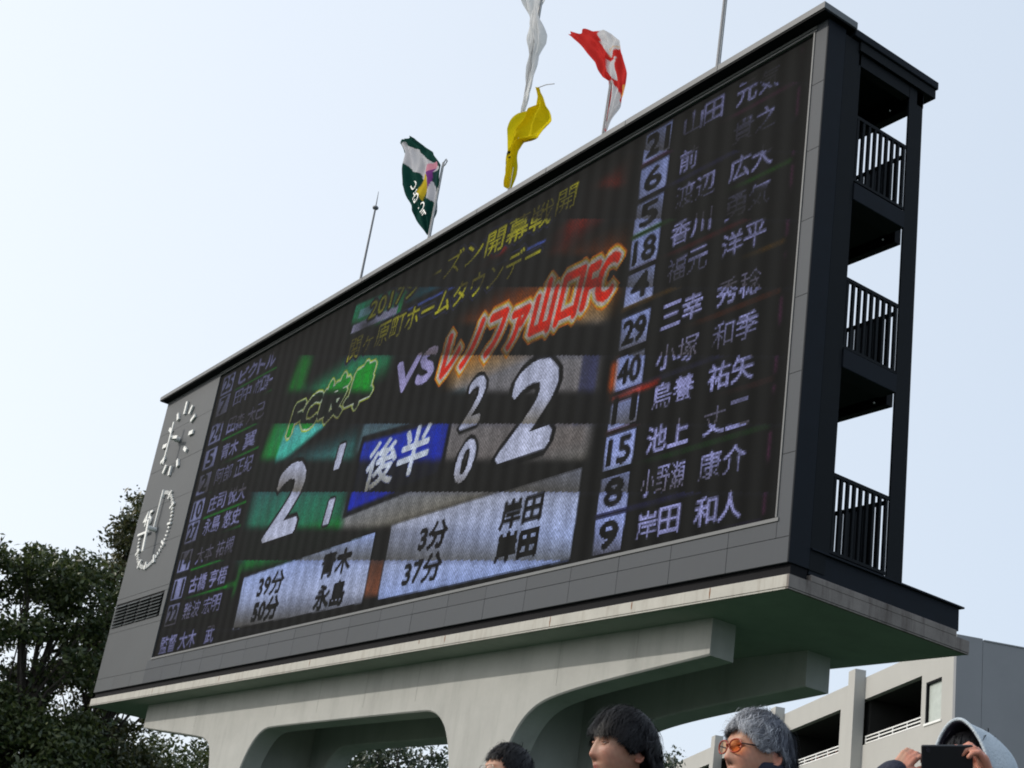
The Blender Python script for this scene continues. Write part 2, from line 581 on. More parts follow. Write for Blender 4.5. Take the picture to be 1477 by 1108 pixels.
def led_picture():
    c = lambda r, g, b: (r / 255, g / 255, b / 255)
    WH = c(208, 214, 240)
    DK = c(0, 0, 0)
    # ---- centre backdrop
    poly([(-17.2, 4.3), (-15.9, 7.4), (-15.2, 7.5), (-15.6, 4.6)], c(10, 120, 40), c(15, 120, 45), soft=41)
    poly([(-16.9, 4.2), (-15.4, 5.2), (-11.4, 5.6), (-11.7, 6.6), (-15.6, 6.1), (-16.6, 5.4)], c(20, 140, 56), c(50, 135, 110), soft=51)
    poly([(-16.2, 4.4), (-13.9, 4.95), (-13.9, 5.4), (-15.9, 5.3)], c(80, 220, 190), c(120, 200, 210), soft=15)
    poly([(-16.9, 2.35), (-12.3, 2.3), (-12.2, 4.5), (-16.9, 4.5)], c(30, 112, 74), c(66, 112, 118), soft=51)
    poly([(-16.5, 2.2), (-11.2, 2.0), (-10.8, 2.55), (-16.5, 2.75)], c(10, 120, 42), c(15, 120, 50), soft=31)
    poly([(-12.2, 2.1), (-4.45, 2.1), (-4.45, 2.9), (-12.2, 2.9)], c(120, 116, 106), c(140, 146, 160), soft=31)
    poly([(-8.7, 2.6), (-4.45, 2.4), (-4.45, 5.3), (-9.0, 5.2)], c(112, 106, 104), c(146, 148, 158), soft=41)
    poly([(-12.2, 4.0), (-8.3, 3.9), (-8.4, 4.4), (-12.1, 4.6)], c(85, 110, 120), c(95, 120, 130), soft=15)
    poly([(-4.9, 2.9), (-4.45, 2.9), (-4.45, 4.2), (-4.9, 4.2)], c(60, 62, 90), soft=9)
    # red / orange splashes on the right
    poly([(-6.4, 6.45), (-4.6, 6.75), (-4.5, 7.35), (-5.4, 7.15)], c(190, 42, 18), c(205, 55, 20), soft=61, alpha=0.9)
    poly([(-9.2, 4.7), (-4.2, 4.75), (-4.1, 6.0), (-6, 6.3), (-9.2, 5.9)], c(190, 120, 20), c(150, 70, 20), soft=61, alpha=0.7)
    poly([(-9.3, 6.75), (-8.1, 6.8), (-7.5, 7.2), (-9.2, 7.0)], c(180, 35, 25), soft=21, alpha=0.9)
    poly([(-11.9, 7.2), (-10.6, 7.2), (-10.3, 7.55), (-11.6, 7.6)], c(10, 130, 45), soft=21)
    # sponsor style strip top left of the middle
    poly([(-13.75, 6.85), (-11.5, 6.75), (-11.35, 7.5), (-13.6, 7.7)], c(30, 140, 70), c(50, 160, 130), soft=7)
    poly([(-13.6, 6.98), (-11.65, 6.88), (-11.6, 7.08), (-13.55, 7.2)], c(190, 190, 225), soft=3)
    poly([(-13.4, 7.3), (-12.0, 7.2), (-11.95, 7.4), (-13.35, 7.5)], c(150, 200, 215), soft=3)
    poly([(-11.3, 7.0), (-9.8, 6.95), (-9.8, 7.3), (-11.2, 7.35)], c(25, 85, 100), soft=11)
    poly([(-11.3, 6.8), (-6.5, 6.72), (-6.5, 6.78), (-11.3, 6.86)], c(90, 110, 190), soft=5)
    YL = c(202, 198, 60)
    OL = ((8, c(70, 75, 120)), (6, c(10, 12, 14)))
    text("2017シーズン開幕戦", -12.9, -6.4, 7.08, 7.6, YL, shear=0.1, bold=1, outline=OL)
    text("関ヶ原町ホームタウンデー", -13.5, -6.6, 6.30, 6.84, YL, shear=0.1, bold=1, outline=OL)
    text("開", -6.35, -5.75, 7.15, 7.62, YL, shear=0.1, bold=1)
    poly([(-13.2, 7.05), (-10.6, 7.0), (-10.4, 7.7), (-13.2, 7.75)], c(6, 14, 10), soft=61, alpha=0.45)
    # club names
    text("レノファ山口FC", -9.4, -4.25, 4.78, 5.78, c(222, 48, 14), shear=0.16, bold=4, rise=0.12,
         outline=((15, c(215, 120, 5)), (11, c(205, 190, 70)), (8, c(215, 205, 200))))
    text("FC岐阜", -15.75, -11.95, 5.05, 5.95, c(18, 160, 50), shear=0.2, bold=4, rise=0.05,
         outline=((9, c(200, 215, 50)), (6, c(225, 240, 225)), (2, c(10, 120, 40))))
    text("VS", -11.2, -9.62, 4.95, 5.6, c(190, 185, 235), shear=0.15, bold=5, outline=((4, DK),))
    # scores
    sc = lambda s, x0, x1, z0, z1, b, o: text(s, x0, x1, z0, z1, WH, shear=0.16, bold=b, outline=((o, c(8, 8, 10)),))
    sc("2", -6.92, -5.36, 2.76, 4.26, 10, 12)
    sc("2", -15.8, -14.15, 2.74, 4.28, 9, 9)
    sc("2", -8.33, -7.62, 3.62, 4.5, 4, 8)
    sc("0", -8.28, -7.65, 2.57, 3.3, 4, 8)
    sc("1", -13.06, -12.74, 3.80, 4.30, 2, 5)
    sc("1", -13.02, -12.72, 2.62, 3.12, 2, 5)
    # half indicator
    poly([(-12.22, 2.62), (-8.68, 2.75), (-8.62, 4.02), (-12.05, 4.3)], c(8, 8, 14), soft=5)
    poly([(-12.08, 2.74), (-8.8, 2.88), (-8.74, 3.9), (-11.95, 4.15)], c(28, 45, 168), c(30, 58, 172), soft=9)
    text("後半", -11.65, -9.25, 3.06, 4.0, c(225, 235, 255), shear=0.12, bold=3)
    # scorers panels
    wA, wB = c(178, 184, 205), c(172, 190, 240)
    poly([(-16.35, 0.84), (-10.72, 0.74), (-10.72, 2.12), (-16.35, 1.98)], wA, wB, soft=5)
    poly([(-10.18, 0.74), (-4.5, 0.68), (-4.5, 2.14), (-10.18, 2.14)], wB, wA, soft=5)
    poly([(-10.7, 0.8), (-10.2, 0.8), (-10.2, 2.1), (-10.7, 2.1)], c(120, 75, 55), c(50, 35, 30), soft=7)
    for s, x0, x1, z0 in (("39分", -15.5, -14.3, 1.42), ("50分", -15.5, -14.3, 0.88), ("3分", -9.05, -8.15, 1.47), ("37分", -9.4, -8.15, 0.88),
                          ("青木", -12.7, -11.5, 1.47), ("永島", -12.7, -11.5, 0.84), ("岸田", -6.55, -5.42, 1.46), ("岸田", -6.55, -5.42, 0.9)):
        text(s, x0, x1, z0, z0 + 0.47, c(4, 4, 6), bold=2, shear=0.05)
    # right team list
    R_rows = [(0.93, "9", "岸田", "和人"), (1.57, "8", "小野瀬", "康介"), (2.22, "15", "池上", "丈二"), (2.88, "11", "鳥養", "祐矢"), (3.50, "40", "小塚", "和季"),
              (4.17, "29", "三幸", "秀稔"), (4.93, "4", "福元", "洋平"), (5.56, "18", "香川", "勇気"), (6.20, "5", "渡辺", "広大"), (6.85, "6", "前", "貴之"),
              (7.52, "21", "山田", "元気")]
    tx = c(168, 170, 220)
    lc = [c(90, 60, 170), c(80, 80, 180), c(40, 140, 40), c(130, 60, 60), c(90, 90, 160), c(190, 80, 30), c(170, 120, 20), c(150, 40, 50), c(60, 160, 30), c(90, 90, 170), c(150, 60, 120)]
    for i, (z, num, a, b) in enumerate(R_rows):
        poly([(-4.0, z - 0.285), (-3.32, z - 0.285), (-3.32, z + 0.285), (-4.0, z + 0.285)], c(165, 175, 220), c(155, 168, 220), soft=3)
        w = 0.2 if len(num) == 1 else 0.26
        text(num, -3.66 - w, -3.66 + w, z - 0.2, z + 0.2, c(6, 6, 10), bold=2)
        bo, al = (1, 1.0) if z < 4.6 else (1, 0.90)
        text(a, -3.05, -2.12 if len(a) > 1 else -2.6, z - 0.2, z + 0.2, tx, bold=bo, per_char=True, alpha=al)
        text(b, -1.86, -0.93, z - 0.2, z + 0.2, tx, bold=bo, per_char=True, alpha=al * 0.95)
        poly([(-4.05, z - 0.33), (-0.55, z - 0.33), (-0.55, z - 0.295), (-4.05, z - 0.295)], lc[i], soft=9, alpha=0.7)
        poly([(-0.56, z - 0.25), (-0.50, z - 0.25), (-0.50, z + 0.25), (-0.56, z + 0.25)], c(120, 60, 105), soft=7, alpha=0.55)
    poly([(-4.12, 3.1), (-3.98, 3.1), (-3.98, 3.75), (-4.12, 3.75)], c(200, 90, 10), soft=13, alpha=0.8)
    poly([(-4.12, 3.06), (-3.2, 3.06), (-2.9, 3.12), (-2.9, 3.16), (-4.12, 3.16)], c(210, 50, 15), soft=11, alpha=0.8)
    # left team list
    L_rows = [(0.86, "", "監督", "大木 武"), (1.57, "22", "難波", "宏明"), (2.20, "11", "古橋", "亨梧"), (2.90, "14", "大本", "祐槻"), (3.60, "27", "永島", "悠史"),
              (4.17, "10", "庄司", "悦大"), (4.86, "2", "阿部", "正紀"), (5.50, "5", "青木", "翼"), (6.18, "24", "田森", "大己"), (6.92, "7", "田中", "パウロ淳一"), (7.50, "25", "ビクトル", "")]
    for i, (z, num, a, b) in enumerate(L_rows):
        if num:
            poly([(-20.46, z - 0.27), (-19.76, z - 0.27), (-19.76, z + 0.27), (-20.46, z + 0.27)], c(165, 170, 215), soft=3)
            w = 0.18 if len(num) == 1 else 0.27
            text(num, -20.11 - w, -20.11 + w, z - 0.2, z + 0.2, c(6, 6, 12), bold=2)
        xa = -19.45 if num else -20.4
        if len(a) > 2:
            text(a, xa, -17.4, z - 0.19, z + 0.19, tx, bold=2, per_char=True)
        else:
            text(a, xa, xa + 0.98, z - 0.2, z + 0.2, tx, bold=1, per_char=True)
            if b:
                text(b, xa + 1.12, min(xa + 2.1 if len(b) < 4 else -17.3, -17.3), z - 0.2, z + 0.2, tx, bold=1, per_char=True)
        poly([(-19.6, z - 0.33), (-17.2, z - 0.33), (-17.2, z - 0.28), (-19.6, z - 0.28)], c(20, 150, 45), soft=5)
    poly([(-16.85, 1.2), (-16.75, 1.2), (-16.6, 2.3), (-16.72, 2.3)], c(20, 150, 45), soft=19, alpha=0.8)
    poly([(-17.3, 1.86), (-16.75, 1.86), (-16.75, 1.95), (-17.3, 1.95)], c(20, 150, 45), soft=15, alpha=0.8)
    # ---- down to the LED grid
    img = canvas.reshape(NZ, SS, NX, SS, 3).mean(axis=(1, 3))
    # refresh bands of the display at this instant: every scan block fades along slanting rows of the panel
    xx = (X0 + (np.arange(NX) + 0.5) * (X1 - X0) / NX)[None, :]
    zz = (Z0 + (np.arange(NZ) + 0.5) * (Z1 - Z0) / NZ)[:, None]
    a, b_, c_, t = RR, CAM, None, None
    dx, dy, dz = xx - CAM.x, 0.0 - CAM.y, zz - CAM.z
    q1 = RR[1][0] * dx + RR[1][1] * dy + RR[1][2] * dz
    q2 = RR[2][0] * dx + RR[2][1] * dy + RR[2][2] * dz
    row = 554 + FPX * q1 / q2
    ph = ((row - 117.5) / 98.6) % 1.0
    sm = np.clip((ph - 0.44) / 0.18, 0, 1)
    sm = (sm * sm * (3 - 2 * sm))[..., None]
    lum = img.max(axis=2, keepdims=True)
    mean = img.mean(axis=2, keepdims=True)
    img = np.clip(mean + (img - mean) * 1.22, 0, 1)
    keepf = np.clip((lum - 0.60) / 0.34, 0, 1)
    keepf = keepf * keepf * (3 - 2 * keepf)
    img = img * (1 - sm * (1 - keepf) * 0.93)
    late = np.clip((ph - 0.62) / 0.34, 0, 1)[..., None]
    img = img * (1 - late * np.array([0.34, 0.38, 0.47], dtype=np.float32))
    edge = np.clip(1 - ph / 0.08, 0, 1)[..., None]
    img = img * (1 - 0.25 * edge) + edge * np.array([0.035, 0.04, 0.07]) * (img.max(axis=2, keepdims=True) * 0 + 1)
    # vertical cabinet columns read as faint beats
    beat = 0.94 + 0.06 * np.cos(2 * math.pi * (xx / 0.41 + 0.04 * zz))
    img = img * beat[..., None]
    lim = np.where(img <= 0.04045, img / 12.92, ((img + 0.055) / 1.055) ** 2.4)
    grain = rng.uniform(0.78, 1.20, (NZ, NX)).astype(np.float32)
    # dead and weak modules: slow uneven patches over the panel
    coarse = rng.uniform(0.78, 1.10, (NZ // 11 + 2, NX // 11 + 2))
    ci = np.kron(coarse, np.ones((11, 11)))[:NZ, :NX]
    ci = blur(ci, 9)
    lim = lim * (grain * ci)[..., None]
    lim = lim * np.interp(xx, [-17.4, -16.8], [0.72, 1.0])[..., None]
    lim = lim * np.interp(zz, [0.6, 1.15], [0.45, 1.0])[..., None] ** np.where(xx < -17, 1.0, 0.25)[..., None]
    fall = 1.0 - 0.66 * ((zz - Z0) / (Z1 - Z0)) ** 1.3 * (1 - 0.15 * (xx - X0) / (X1 - X0))  # upper rows dimmed in the LED colours to stand for steeper viewing
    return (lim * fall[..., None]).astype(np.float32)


def led_mat():
    m = bpy.data.materials.new("led display")
    m.use_nodes = True
    t = m.node_tree
    b = t.nodes["Principled BSDF"]
    b.inputs["Roughness"].default_value = 0.7
    b.inputs["Specular IOR Level"].default_value = 0.03
    tc = t.nodes.new("ShaderNodeTexCoord")
    sp = t.nodes.new("ShaderNodeSeparateXYZ")
    t.links.new(tc.outputs["Object"], sp.inputs[0])

    def mth(op, a, bb=None, clamp=False):
        n = t.nodes.new("ShaderNodeMath")
        n.operation = op
        n.use_clamp = clamp
        for i, q in enumerate((a, bb)):
            if q is None:
                continue
            if isinstance(q, (int, float)):
                n.inputs[i].default_value = q
            else:
                t.links.new(q, n.inputs[i])
        return n.outputs[0]
    P = 0.066
    sx = mth('SINE', mth('MULTIPLY', sp.outputs[0], 2 * math.pi / P))
    sz = mth('SINE', mth('MULTIPLY', sp.outputs[2], 2 * math.pi / P))
    dots = mth('MULTIPLY', sx, sz)
    k = mth('ADD', mth('MULTIPLY', dots, 0.30), 0.95)
    nz = t.nodes.new("ShaderNodeTexNoise")
    nz.inputs["Scale"].default_value = 22
    nz.inputs["Detail"].default_value = 2
    t.links.new(tc.outputs["Object"], nz.inputs["Vector"])
    k = mth('MULTIPLY', k, mth('ADD', mth('MULTIPLY', nz.outputs[0], 0.9), 0.55))
    a = t.nodes.new("ShaderNodeAttribute")
    a.attribute_name = "led"
    vm = t.nodes.new("ShaderNodeVectorMath")
    vm.operation = 'SCALE'
    t.links.new(a.outputs["Color"], vm.inputs[0])
    t.links.new(k, vm.inputs["Scale"])
    t.links.new(vm.outputs[0], b.inputs["Emission Color"])
    b.inputs["Emission Strength"].default_value = 0.82
    # louvred black face with faint cabinet stripes
    w = mth('SINE', mth('MULTIPLY', sp.outputs[0], 2 * math.pi / 0.41))
    g = mth('ADD', mth('MULTIPLY', w, 0.0022), 0.0085)
    cb = t.nodes.new("ShaderNodeCombineXYZ")
    t.links.new(g, cb.inputs[0])
    t.links.new(mth('MULTIPLY', g, 1.04), cb.inputs[1])
    t.links.new(mth('MULTIPLY', g, 1.06), cb.inputs[2])
    t.links.new(cb.outputs[0], b.inputs["Base Color"])
    return m


# ---------------------------------------------------------------- scoreboard
L = 24.2
SB = empty("scoreboard", (0, 0, 0))
tag(SB, "huge dark grey stadium scoreboard with a lit display and two clocks on its left end", "scoreboard")


def build_screen():
    img = led_picture()
    xs = np.linspace(X0, X1, NX + 1)
    zs = np.linspace(Z0, Z1, NZ + 1)
    XX, ZZ = np.meshgrid(xs, zs)
    V = np.stack([XX.ravel(), np.full(XX.size, 0.03), ZZ.ravel()], 1)
    i = np.arange(NZ)[:, None] * (NX + 1) + np.arange(NX)[None, :]
    i = i.ravel()
    F = np.stack([i, i + 1, i + NX + 2, i + NX + 1], 1)
    me = raw_mesh("led_screen", V, F, led_mat())
    at = me.attributes.new("led", 'FLOAT_COLOR', 'FACE')
    c = np.ones((NX * NZ, 4), dtype=np.float32)
    c[:, :3] = img.reshape(-1, 3)
    at.data.foreach_set("color", c.ravel())
    o = link("led_screen", me, SB)
    o["label"] = "lit display with team lists, scores and scorers in Japanese"
    fr = MB()
    fr.box(X0 - 0.02, X1 + 0.06, -0.012, 0.03, Z1 + 0.005, Z1 + 0.035)
    fr.box(X0 - 0.02, X1 + 0.06, -0.012, 0.03, Z1 + 0.06, Z1 + 0.1)
    fr.box(X0 - 0.02, X1 + 0.06, 0.012, 0.034, Z1 + 0.035, Z1 + 0.06)
    fr.box(X1 + 0.004, X1 + 0.03, -0.012, 0.03, Z0, Z1 + 0.005)
    fr.box(X0 - 0.02, X1 + 0.06, -0.012, 0.03, Z0 - 0.05, Z0 - 0.004)
    fr.build("screen_frame", M['frame'], SB)


def build_facade():
    MB().box(-L + 0.01, -0.01, 0.036, 0.35, 0.0, 7.985).build("display_case", M['navy'], SB)
    MB().box(-L - 0.0, -0.0, 0.352, 0.62, 0.0, 7.9).build("display_back", M['steel'], SB)
    # pieces of the display_case face that show between panels are dark joints
    g = 0.008
    meshes = {}

    def panel(x0, x1, z0, z1, m):
        w, h = round(x1 - x0 - g, 4), round(z1 - z0 - g, 4)
        key = (w, h, m.name)
        if key not in meshes:
            b = MB().box(0, w, 0, 0.034, 0, h)
            me = b.mesh("facade_panel")
            me.materials.append(m)
            meshes[key] = me
        o = link("facade_panel", meshes[key], SB)
        o.location = (x0 + g / 2, random.uniform(0.0, 0.0025), z0 + g / 2)
    for k in range(19):
        x1 = -1.1 * k
        panel(x1 - 1.1, x1, 0.0, 0.33, M['tile'])
        if k > 0:
            panel(x1 - 1.1, x1, 0.33, 0.545, M['tile'])
    panel(-1.1, -0.245, 0.33, 0.545, M['tile'])
    zz = [0.33, 1.43, 2.53, 3.63, 4.77, 5.87, 6.95, 7.985]
    for a, b in zip(zz[:-1], zz[1:]):
        panel(-0.245, 0, a, b, M['tile'])
    # left tower
    for x0, x1 in ((-24.2, -22.9), (-22.9, -21.8), (-21.8, -20.9)):
        panel(x0, x1, 0.0, 0.33, M['tower'])
    panel(-24.2, -20.69, 0.33, 1.5, M['tower'])
    panel(-24.2, -20.69, 1.5, 1.64, M['tower'])
    for a, b in ((2.27, 2.40), (2.40, 3.63), (3.63, 4.77), (4.77, 5.87), (5.87, 6.95), (6.95, 7.985)):
        panel(-24.2, -20.69, a, b, M['tower'])
    panel(-24.2, -24.1, 1.64, 2.27, M['tower'])
    panel(-20.9, -20.69, 1.64, 2.27, M['tower'])
    panel(-20.9, -20.69, 0.33, 0.545, M['tile'])
    # louvre
    lv = MB().box(-24.1, -20.9, 0.02, 0.035, 1.64, 2.27).build("louvre", M['joint'], SB)
    sm = MB()
    sm.add([(0, -0.03, 0.0), (0.72, -0.03, 0.0), (0.72, 0.018, 0.055), (0, 0.018, 0.055), (0, -0.03, -0.012), (0.72, -0.03, -0.012), (0.72, 0.018, 0.043), (0, 0.018, 0.043)],
           [(0, 1, 2, 3), (7, 6, 5, 4), (0, 4, 5, 1), (1, 5, 6, 2), (2, 6, 7, 3), (3, 7, 4, 0)])
    me = sm.mesh("slat")
    me.materials.append(M['louvre'])
    for c in range(4):
        for r in range(7):
            o = link("slat", me, lv)
            o.location = (-24.06 + c * 0.79, 0, 1.66 + r * 0.086)
    # skirting under the panels
    MB().box(-L + 0.02, -0.02, 0.06, 0.34, -0.148, -0.004).build("skirting", M['joint'], SB)
    # coping with butt joints every 2.2 m
    key = {}
    x = 0.1
    while x > -24.35:
        x2 = max(x - 2.2, -24.36)
        w = round(x - x2 - 0.012, 3)
        if w not in key:
            b = MB().box(0, w, -0.2, 0.47, 8.012, 8.115)
            mm = b.mesh("coping")
            mm.materials.append(M['coping'])
            key[w] = mm
        o = link("coping", key[w], SB)
        o.location = (x2 + 0.006, 0, random.uniform(-0.002, 0.002))
        x = x2
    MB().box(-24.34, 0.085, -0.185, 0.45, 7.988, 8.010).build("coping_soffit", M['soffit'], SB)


def build_clocks():
    def bar(cx, cz, ang, r0, r1, w, t0, t1, seg=None):
        b = MB()
        d = Vector((math.sin(ang), 0, math.cos(ang)))
        n = Vector((math.cos(ang), 0, -math.sin(ang)))
        c = Vector((cx, 0, cz))
        v = []
        for y in (t0, t1):
            for r, s in ((r0, -1), (r1, -1), (r1, 1), (r0, 1)):
                p = c + d * r + n * (s * w / 2)
                v.append((p.x, y, p.z))
        b.add(v, [(3, 2, 1, 0), (4, 5, 6, 7), (0, 1, 5, 4), (1, 2, 6, 5), (2, 3, 7, 6), (3, 0, 4, 7)])
        return b
    cx, cz = -22.58, 6.53
    hub = MB()
    for k in range(2):
        hub.tube([(cx, 0.0 - 0.14 * k, cz), (cx, -0.13 - 0.13 * k, cz)], 0.075 - 0.015 * k, 14)
    c1 = hub.build("clock", M['white'], SB, fixn=True)
    c1["label"] = "upper wall clock with twelve white bar markers"
    for k in range(12):
        big = k % 3 == 0
        r0, r1 = (0.74, 1.0) if big else (0.74, 0.98)
        if k == 0:
            r0, r1 = 0.72, 1.08
        bar(cx, cz, k * math.pi / 6, r0, r1, 0.115 if k in (3, 9) else 0.10, -0.055, -0.004).build("marker", M['white'], c1, fixn=True)
    if True:
        bar(cx - 0.0, cz, rad(181), -0.42, 0.76, 0.065, -0.27, -0.245).build("minute_hand", M['white'], c1, fixn=True)
        bar(cx, cz, rad(100), -0.1, 0.42, 0.085, -0.22, -0.2).build("hour_hand", M['white'], c1, fixn=True)
    # 45 minute match timer
    cx, cz = -22.62, 4.07
    hub = MB().tube([(cx, 0.0, cz), (cx, -0.22, cz)], 0.06, 14)
    c2 = hub.build("match_timer", M['white'], SB, fixn=True)
    c2["label"] = "lower match timer dial running to 45 minutes"
    for k in range(46):
        big = k % 5 == 0
        ang = k / 60 * 2 * math.pi
        if big:
            bar(cx, cz, ang, 0.86, 1.1 if k % 15 else 1.06, 0.06, -0.05, -0.004).build("marker", M['white'], c2, fixn=True)
        else:
            bar(cx, cz, ang, 0.94, 1.04, 0.042, -0.04, -0.004).build("marker", M['white'], c2, fixn=True)
    bar(cx, cz, 0, 0.0, 1.06, 0.05, -0.08, -0.05).build("zero_line", M['white'], c2, fixn=True)
    bar(cx, cz, -math.pi / 2, 0.32, 1.08, 0.06, -0.08, -0.05).build("forty_five_line", M['white'], c2, fixn=True)
    bar(cx, cz, rad(171), -0.22, 0.66, 0.10, -0.25, -0.22).build("timer_hand", M['white'], c2, fixn=True)
    cu = bpy.data.curves.new("numeral", 'FONT')
    cu.body = "45"
    cu.size = 0.58
    cu.extrude = 0.02
    cu.offset = 0.004
    o = bpy.data.objects.new("numeral", cu)
    COL.objects.link(o)
    dg = bpy.context.evaluated_depsgraph_get()
    me = bpy.data.meshes.new_from_object(o.evaluated_get(dg))
    bpy.data.objects.remove(o)
    me.transform(Matrix.Rotation(math.pi / 2, 4, 'X'))
    me.materials.clear()
    me.materials.append(M['white'])
    n = link("numeral", me, c2)
    n.location = (-23.62, -0.03, 4.28)


def build_end_frame():
    """open steel walkways behind the display, seen at the near end"""
    MB().box(-0.028, 0.002, 0.0, 0.35, 0.0, 7.985).build("end_panel", M['navy'], SB, bevel=0.004)
    # roof
    MB().box(-L, 0.06, 0.475, 2.27, 7.92, 8.05).build("roof", M['navy'], SB, bevel=0.01)
    MB().box(-L, 0.03, 0.63, 2.24, 7.76, 7.915).build("roof_fascia", M['steel'], SB)
    MB().box(-L, -0.02, 1.9, 2.04, 7.51, 7.758).build("roof_beam", M['steel'], SB)
    MB().box(-0.16, -0.02, 0.66, 1.73, 7.55, 7.758).build("roof_beam", M['steel'], SB)
    for x in (-0.12, -4.7, -9.1, -13.5, -17.9, -22.3):
        for y0, y1 in ((0.625, 0.70), (1.74, 2.03)):
            b = MB()
            b.box(x, x + 0.28, y0, y0 + 0.02, 0.0, 7.755)
            b.box(x, x + 0.28, y1 - 0.02, y1, 0.0, 7.755)
            b.box(x + 0.13, x + 0.15, y0 + 0.02, y1 - 0.02, 0.0, 7.755)
            if x > -1:
                b = MB().box(x + 0.07, x + 0.10, y0, y1, 0.277, 7.755)
            b.build("column", M['steel'], SB)
    for zt, zb in ((5.62, 5.35), (3.10, 2.83)):
        MB().box(-L, -0.30, 0.71, 1.735, zb + 0.02, zt).build("walkway_floor", M['steel'], SB)
        MB().box(-0.29, 0.0, 0.705, 1.735, zb, zt).build("end_beam", M['navy'], SB, bevel=0.006)
        MB().box(-L, -0.31, 1.9, 2.02, zb - 0.03, zt).build("rear_beam", M['steel'], SB)
        j = MB()
        for k in range(9):
            j.box(-1.6 - k * 2.4, -1.5 - k * 2.4, 0.72, 1.88, zb - 0.1, zb + 0.015)
        j.build("joist", M['steel'], SB)
    MB().box(-L, -0.31, 1.735, 1.9, 5.5, 5.6).build("walkway_edge", M['steel'], SB)
    MB().box(-L, -0.31, 1.735, 1.9, 2.97, 3.08).build("walkway_edge", M['steel'], SB)
    # base channel carried on the slab, running past the rear column
    b = MB()
    b.box(-0.10, -0.012, 0.36, 3.14, -0.056, 0.25)
    b.box(-0.12, 0.03, 0.36, 3.2, 0.252, 0.275)
    b.build("base_channel", M['navy'], SB)
    MB().box(-L, -0.11, 3.05, 3.14, -0.056, 0.25).build("rear_channel", M['navy'], SB)
    MB().box(-L, -0.12, 0.63, 3.04, -0.05, 0.0).build("deck", M['steel'], SB)
    # handrails
    bal = MB().box(-0.021, 0.021, -0.021, 0.021, 0, 1.0).mesh("baluster")
    bal.materials.append(M['steel'])

    def rail(zb, zt):
        R = MB().box(-0.075, -0.025, 0.705, 1.735, zt - 0.05, zt).build("railing", M['steel'], SB)
        MB().box(-0.075, -0.025, 0.705, 1.735, zb, zb + 0.04).build("bottom_rail", M['steel'], R)
        for k in range(9):
            o = link("baluster", bal, R)
            o.location = (-0.05, 0.74 + 0.119 * k, zb + 0.035)
            o.scale = (1, 1, zt - zb - 0.08)
    def rear(zb, zt):
        R = MB().box(-L, -0.3, 1.94, 1.98, zt - 0.05, zt).build("rear_railing", M['steel'], SB)
        MB().box(-L, -0.3, 1.94, 1.98, zb, zb + 0.04).build("bottom_rail", M['steel'], R)
        for k in range(16):
            o = link("baluster", bal, R)
            o.location = (-0.42 - 0.13 * k, 1.96, zb + 0.035)
            o.scale = (1, 1, zt - zb - 0.08)
        m = MB()
        for k in range(16, 182):
            m.box(-0.42 - 0.13 * k - 0.02, -0.42 - 0.13 * k + 0.02, 1.945, 1.975, zb + 0.04, zt - 0.05)
        o = m.build("baluster_row", M['steel'], R)
        o["kind"] = "stuff"
    for zb, zt in ((5.66, 6.72), (3.12, 4.16), (0.315, 1.37)):
        rail(zb, zt)
        rear(zb, zt + 0.06)
    for z in (7.45, 5.28, 2.76):
        MB().ball((-0.35, 1.7, z), 0.014).build("lamp", M['white'], SB, smooth=True)


build_screen()
build_facade()
build_clocks()
build_end_frame()

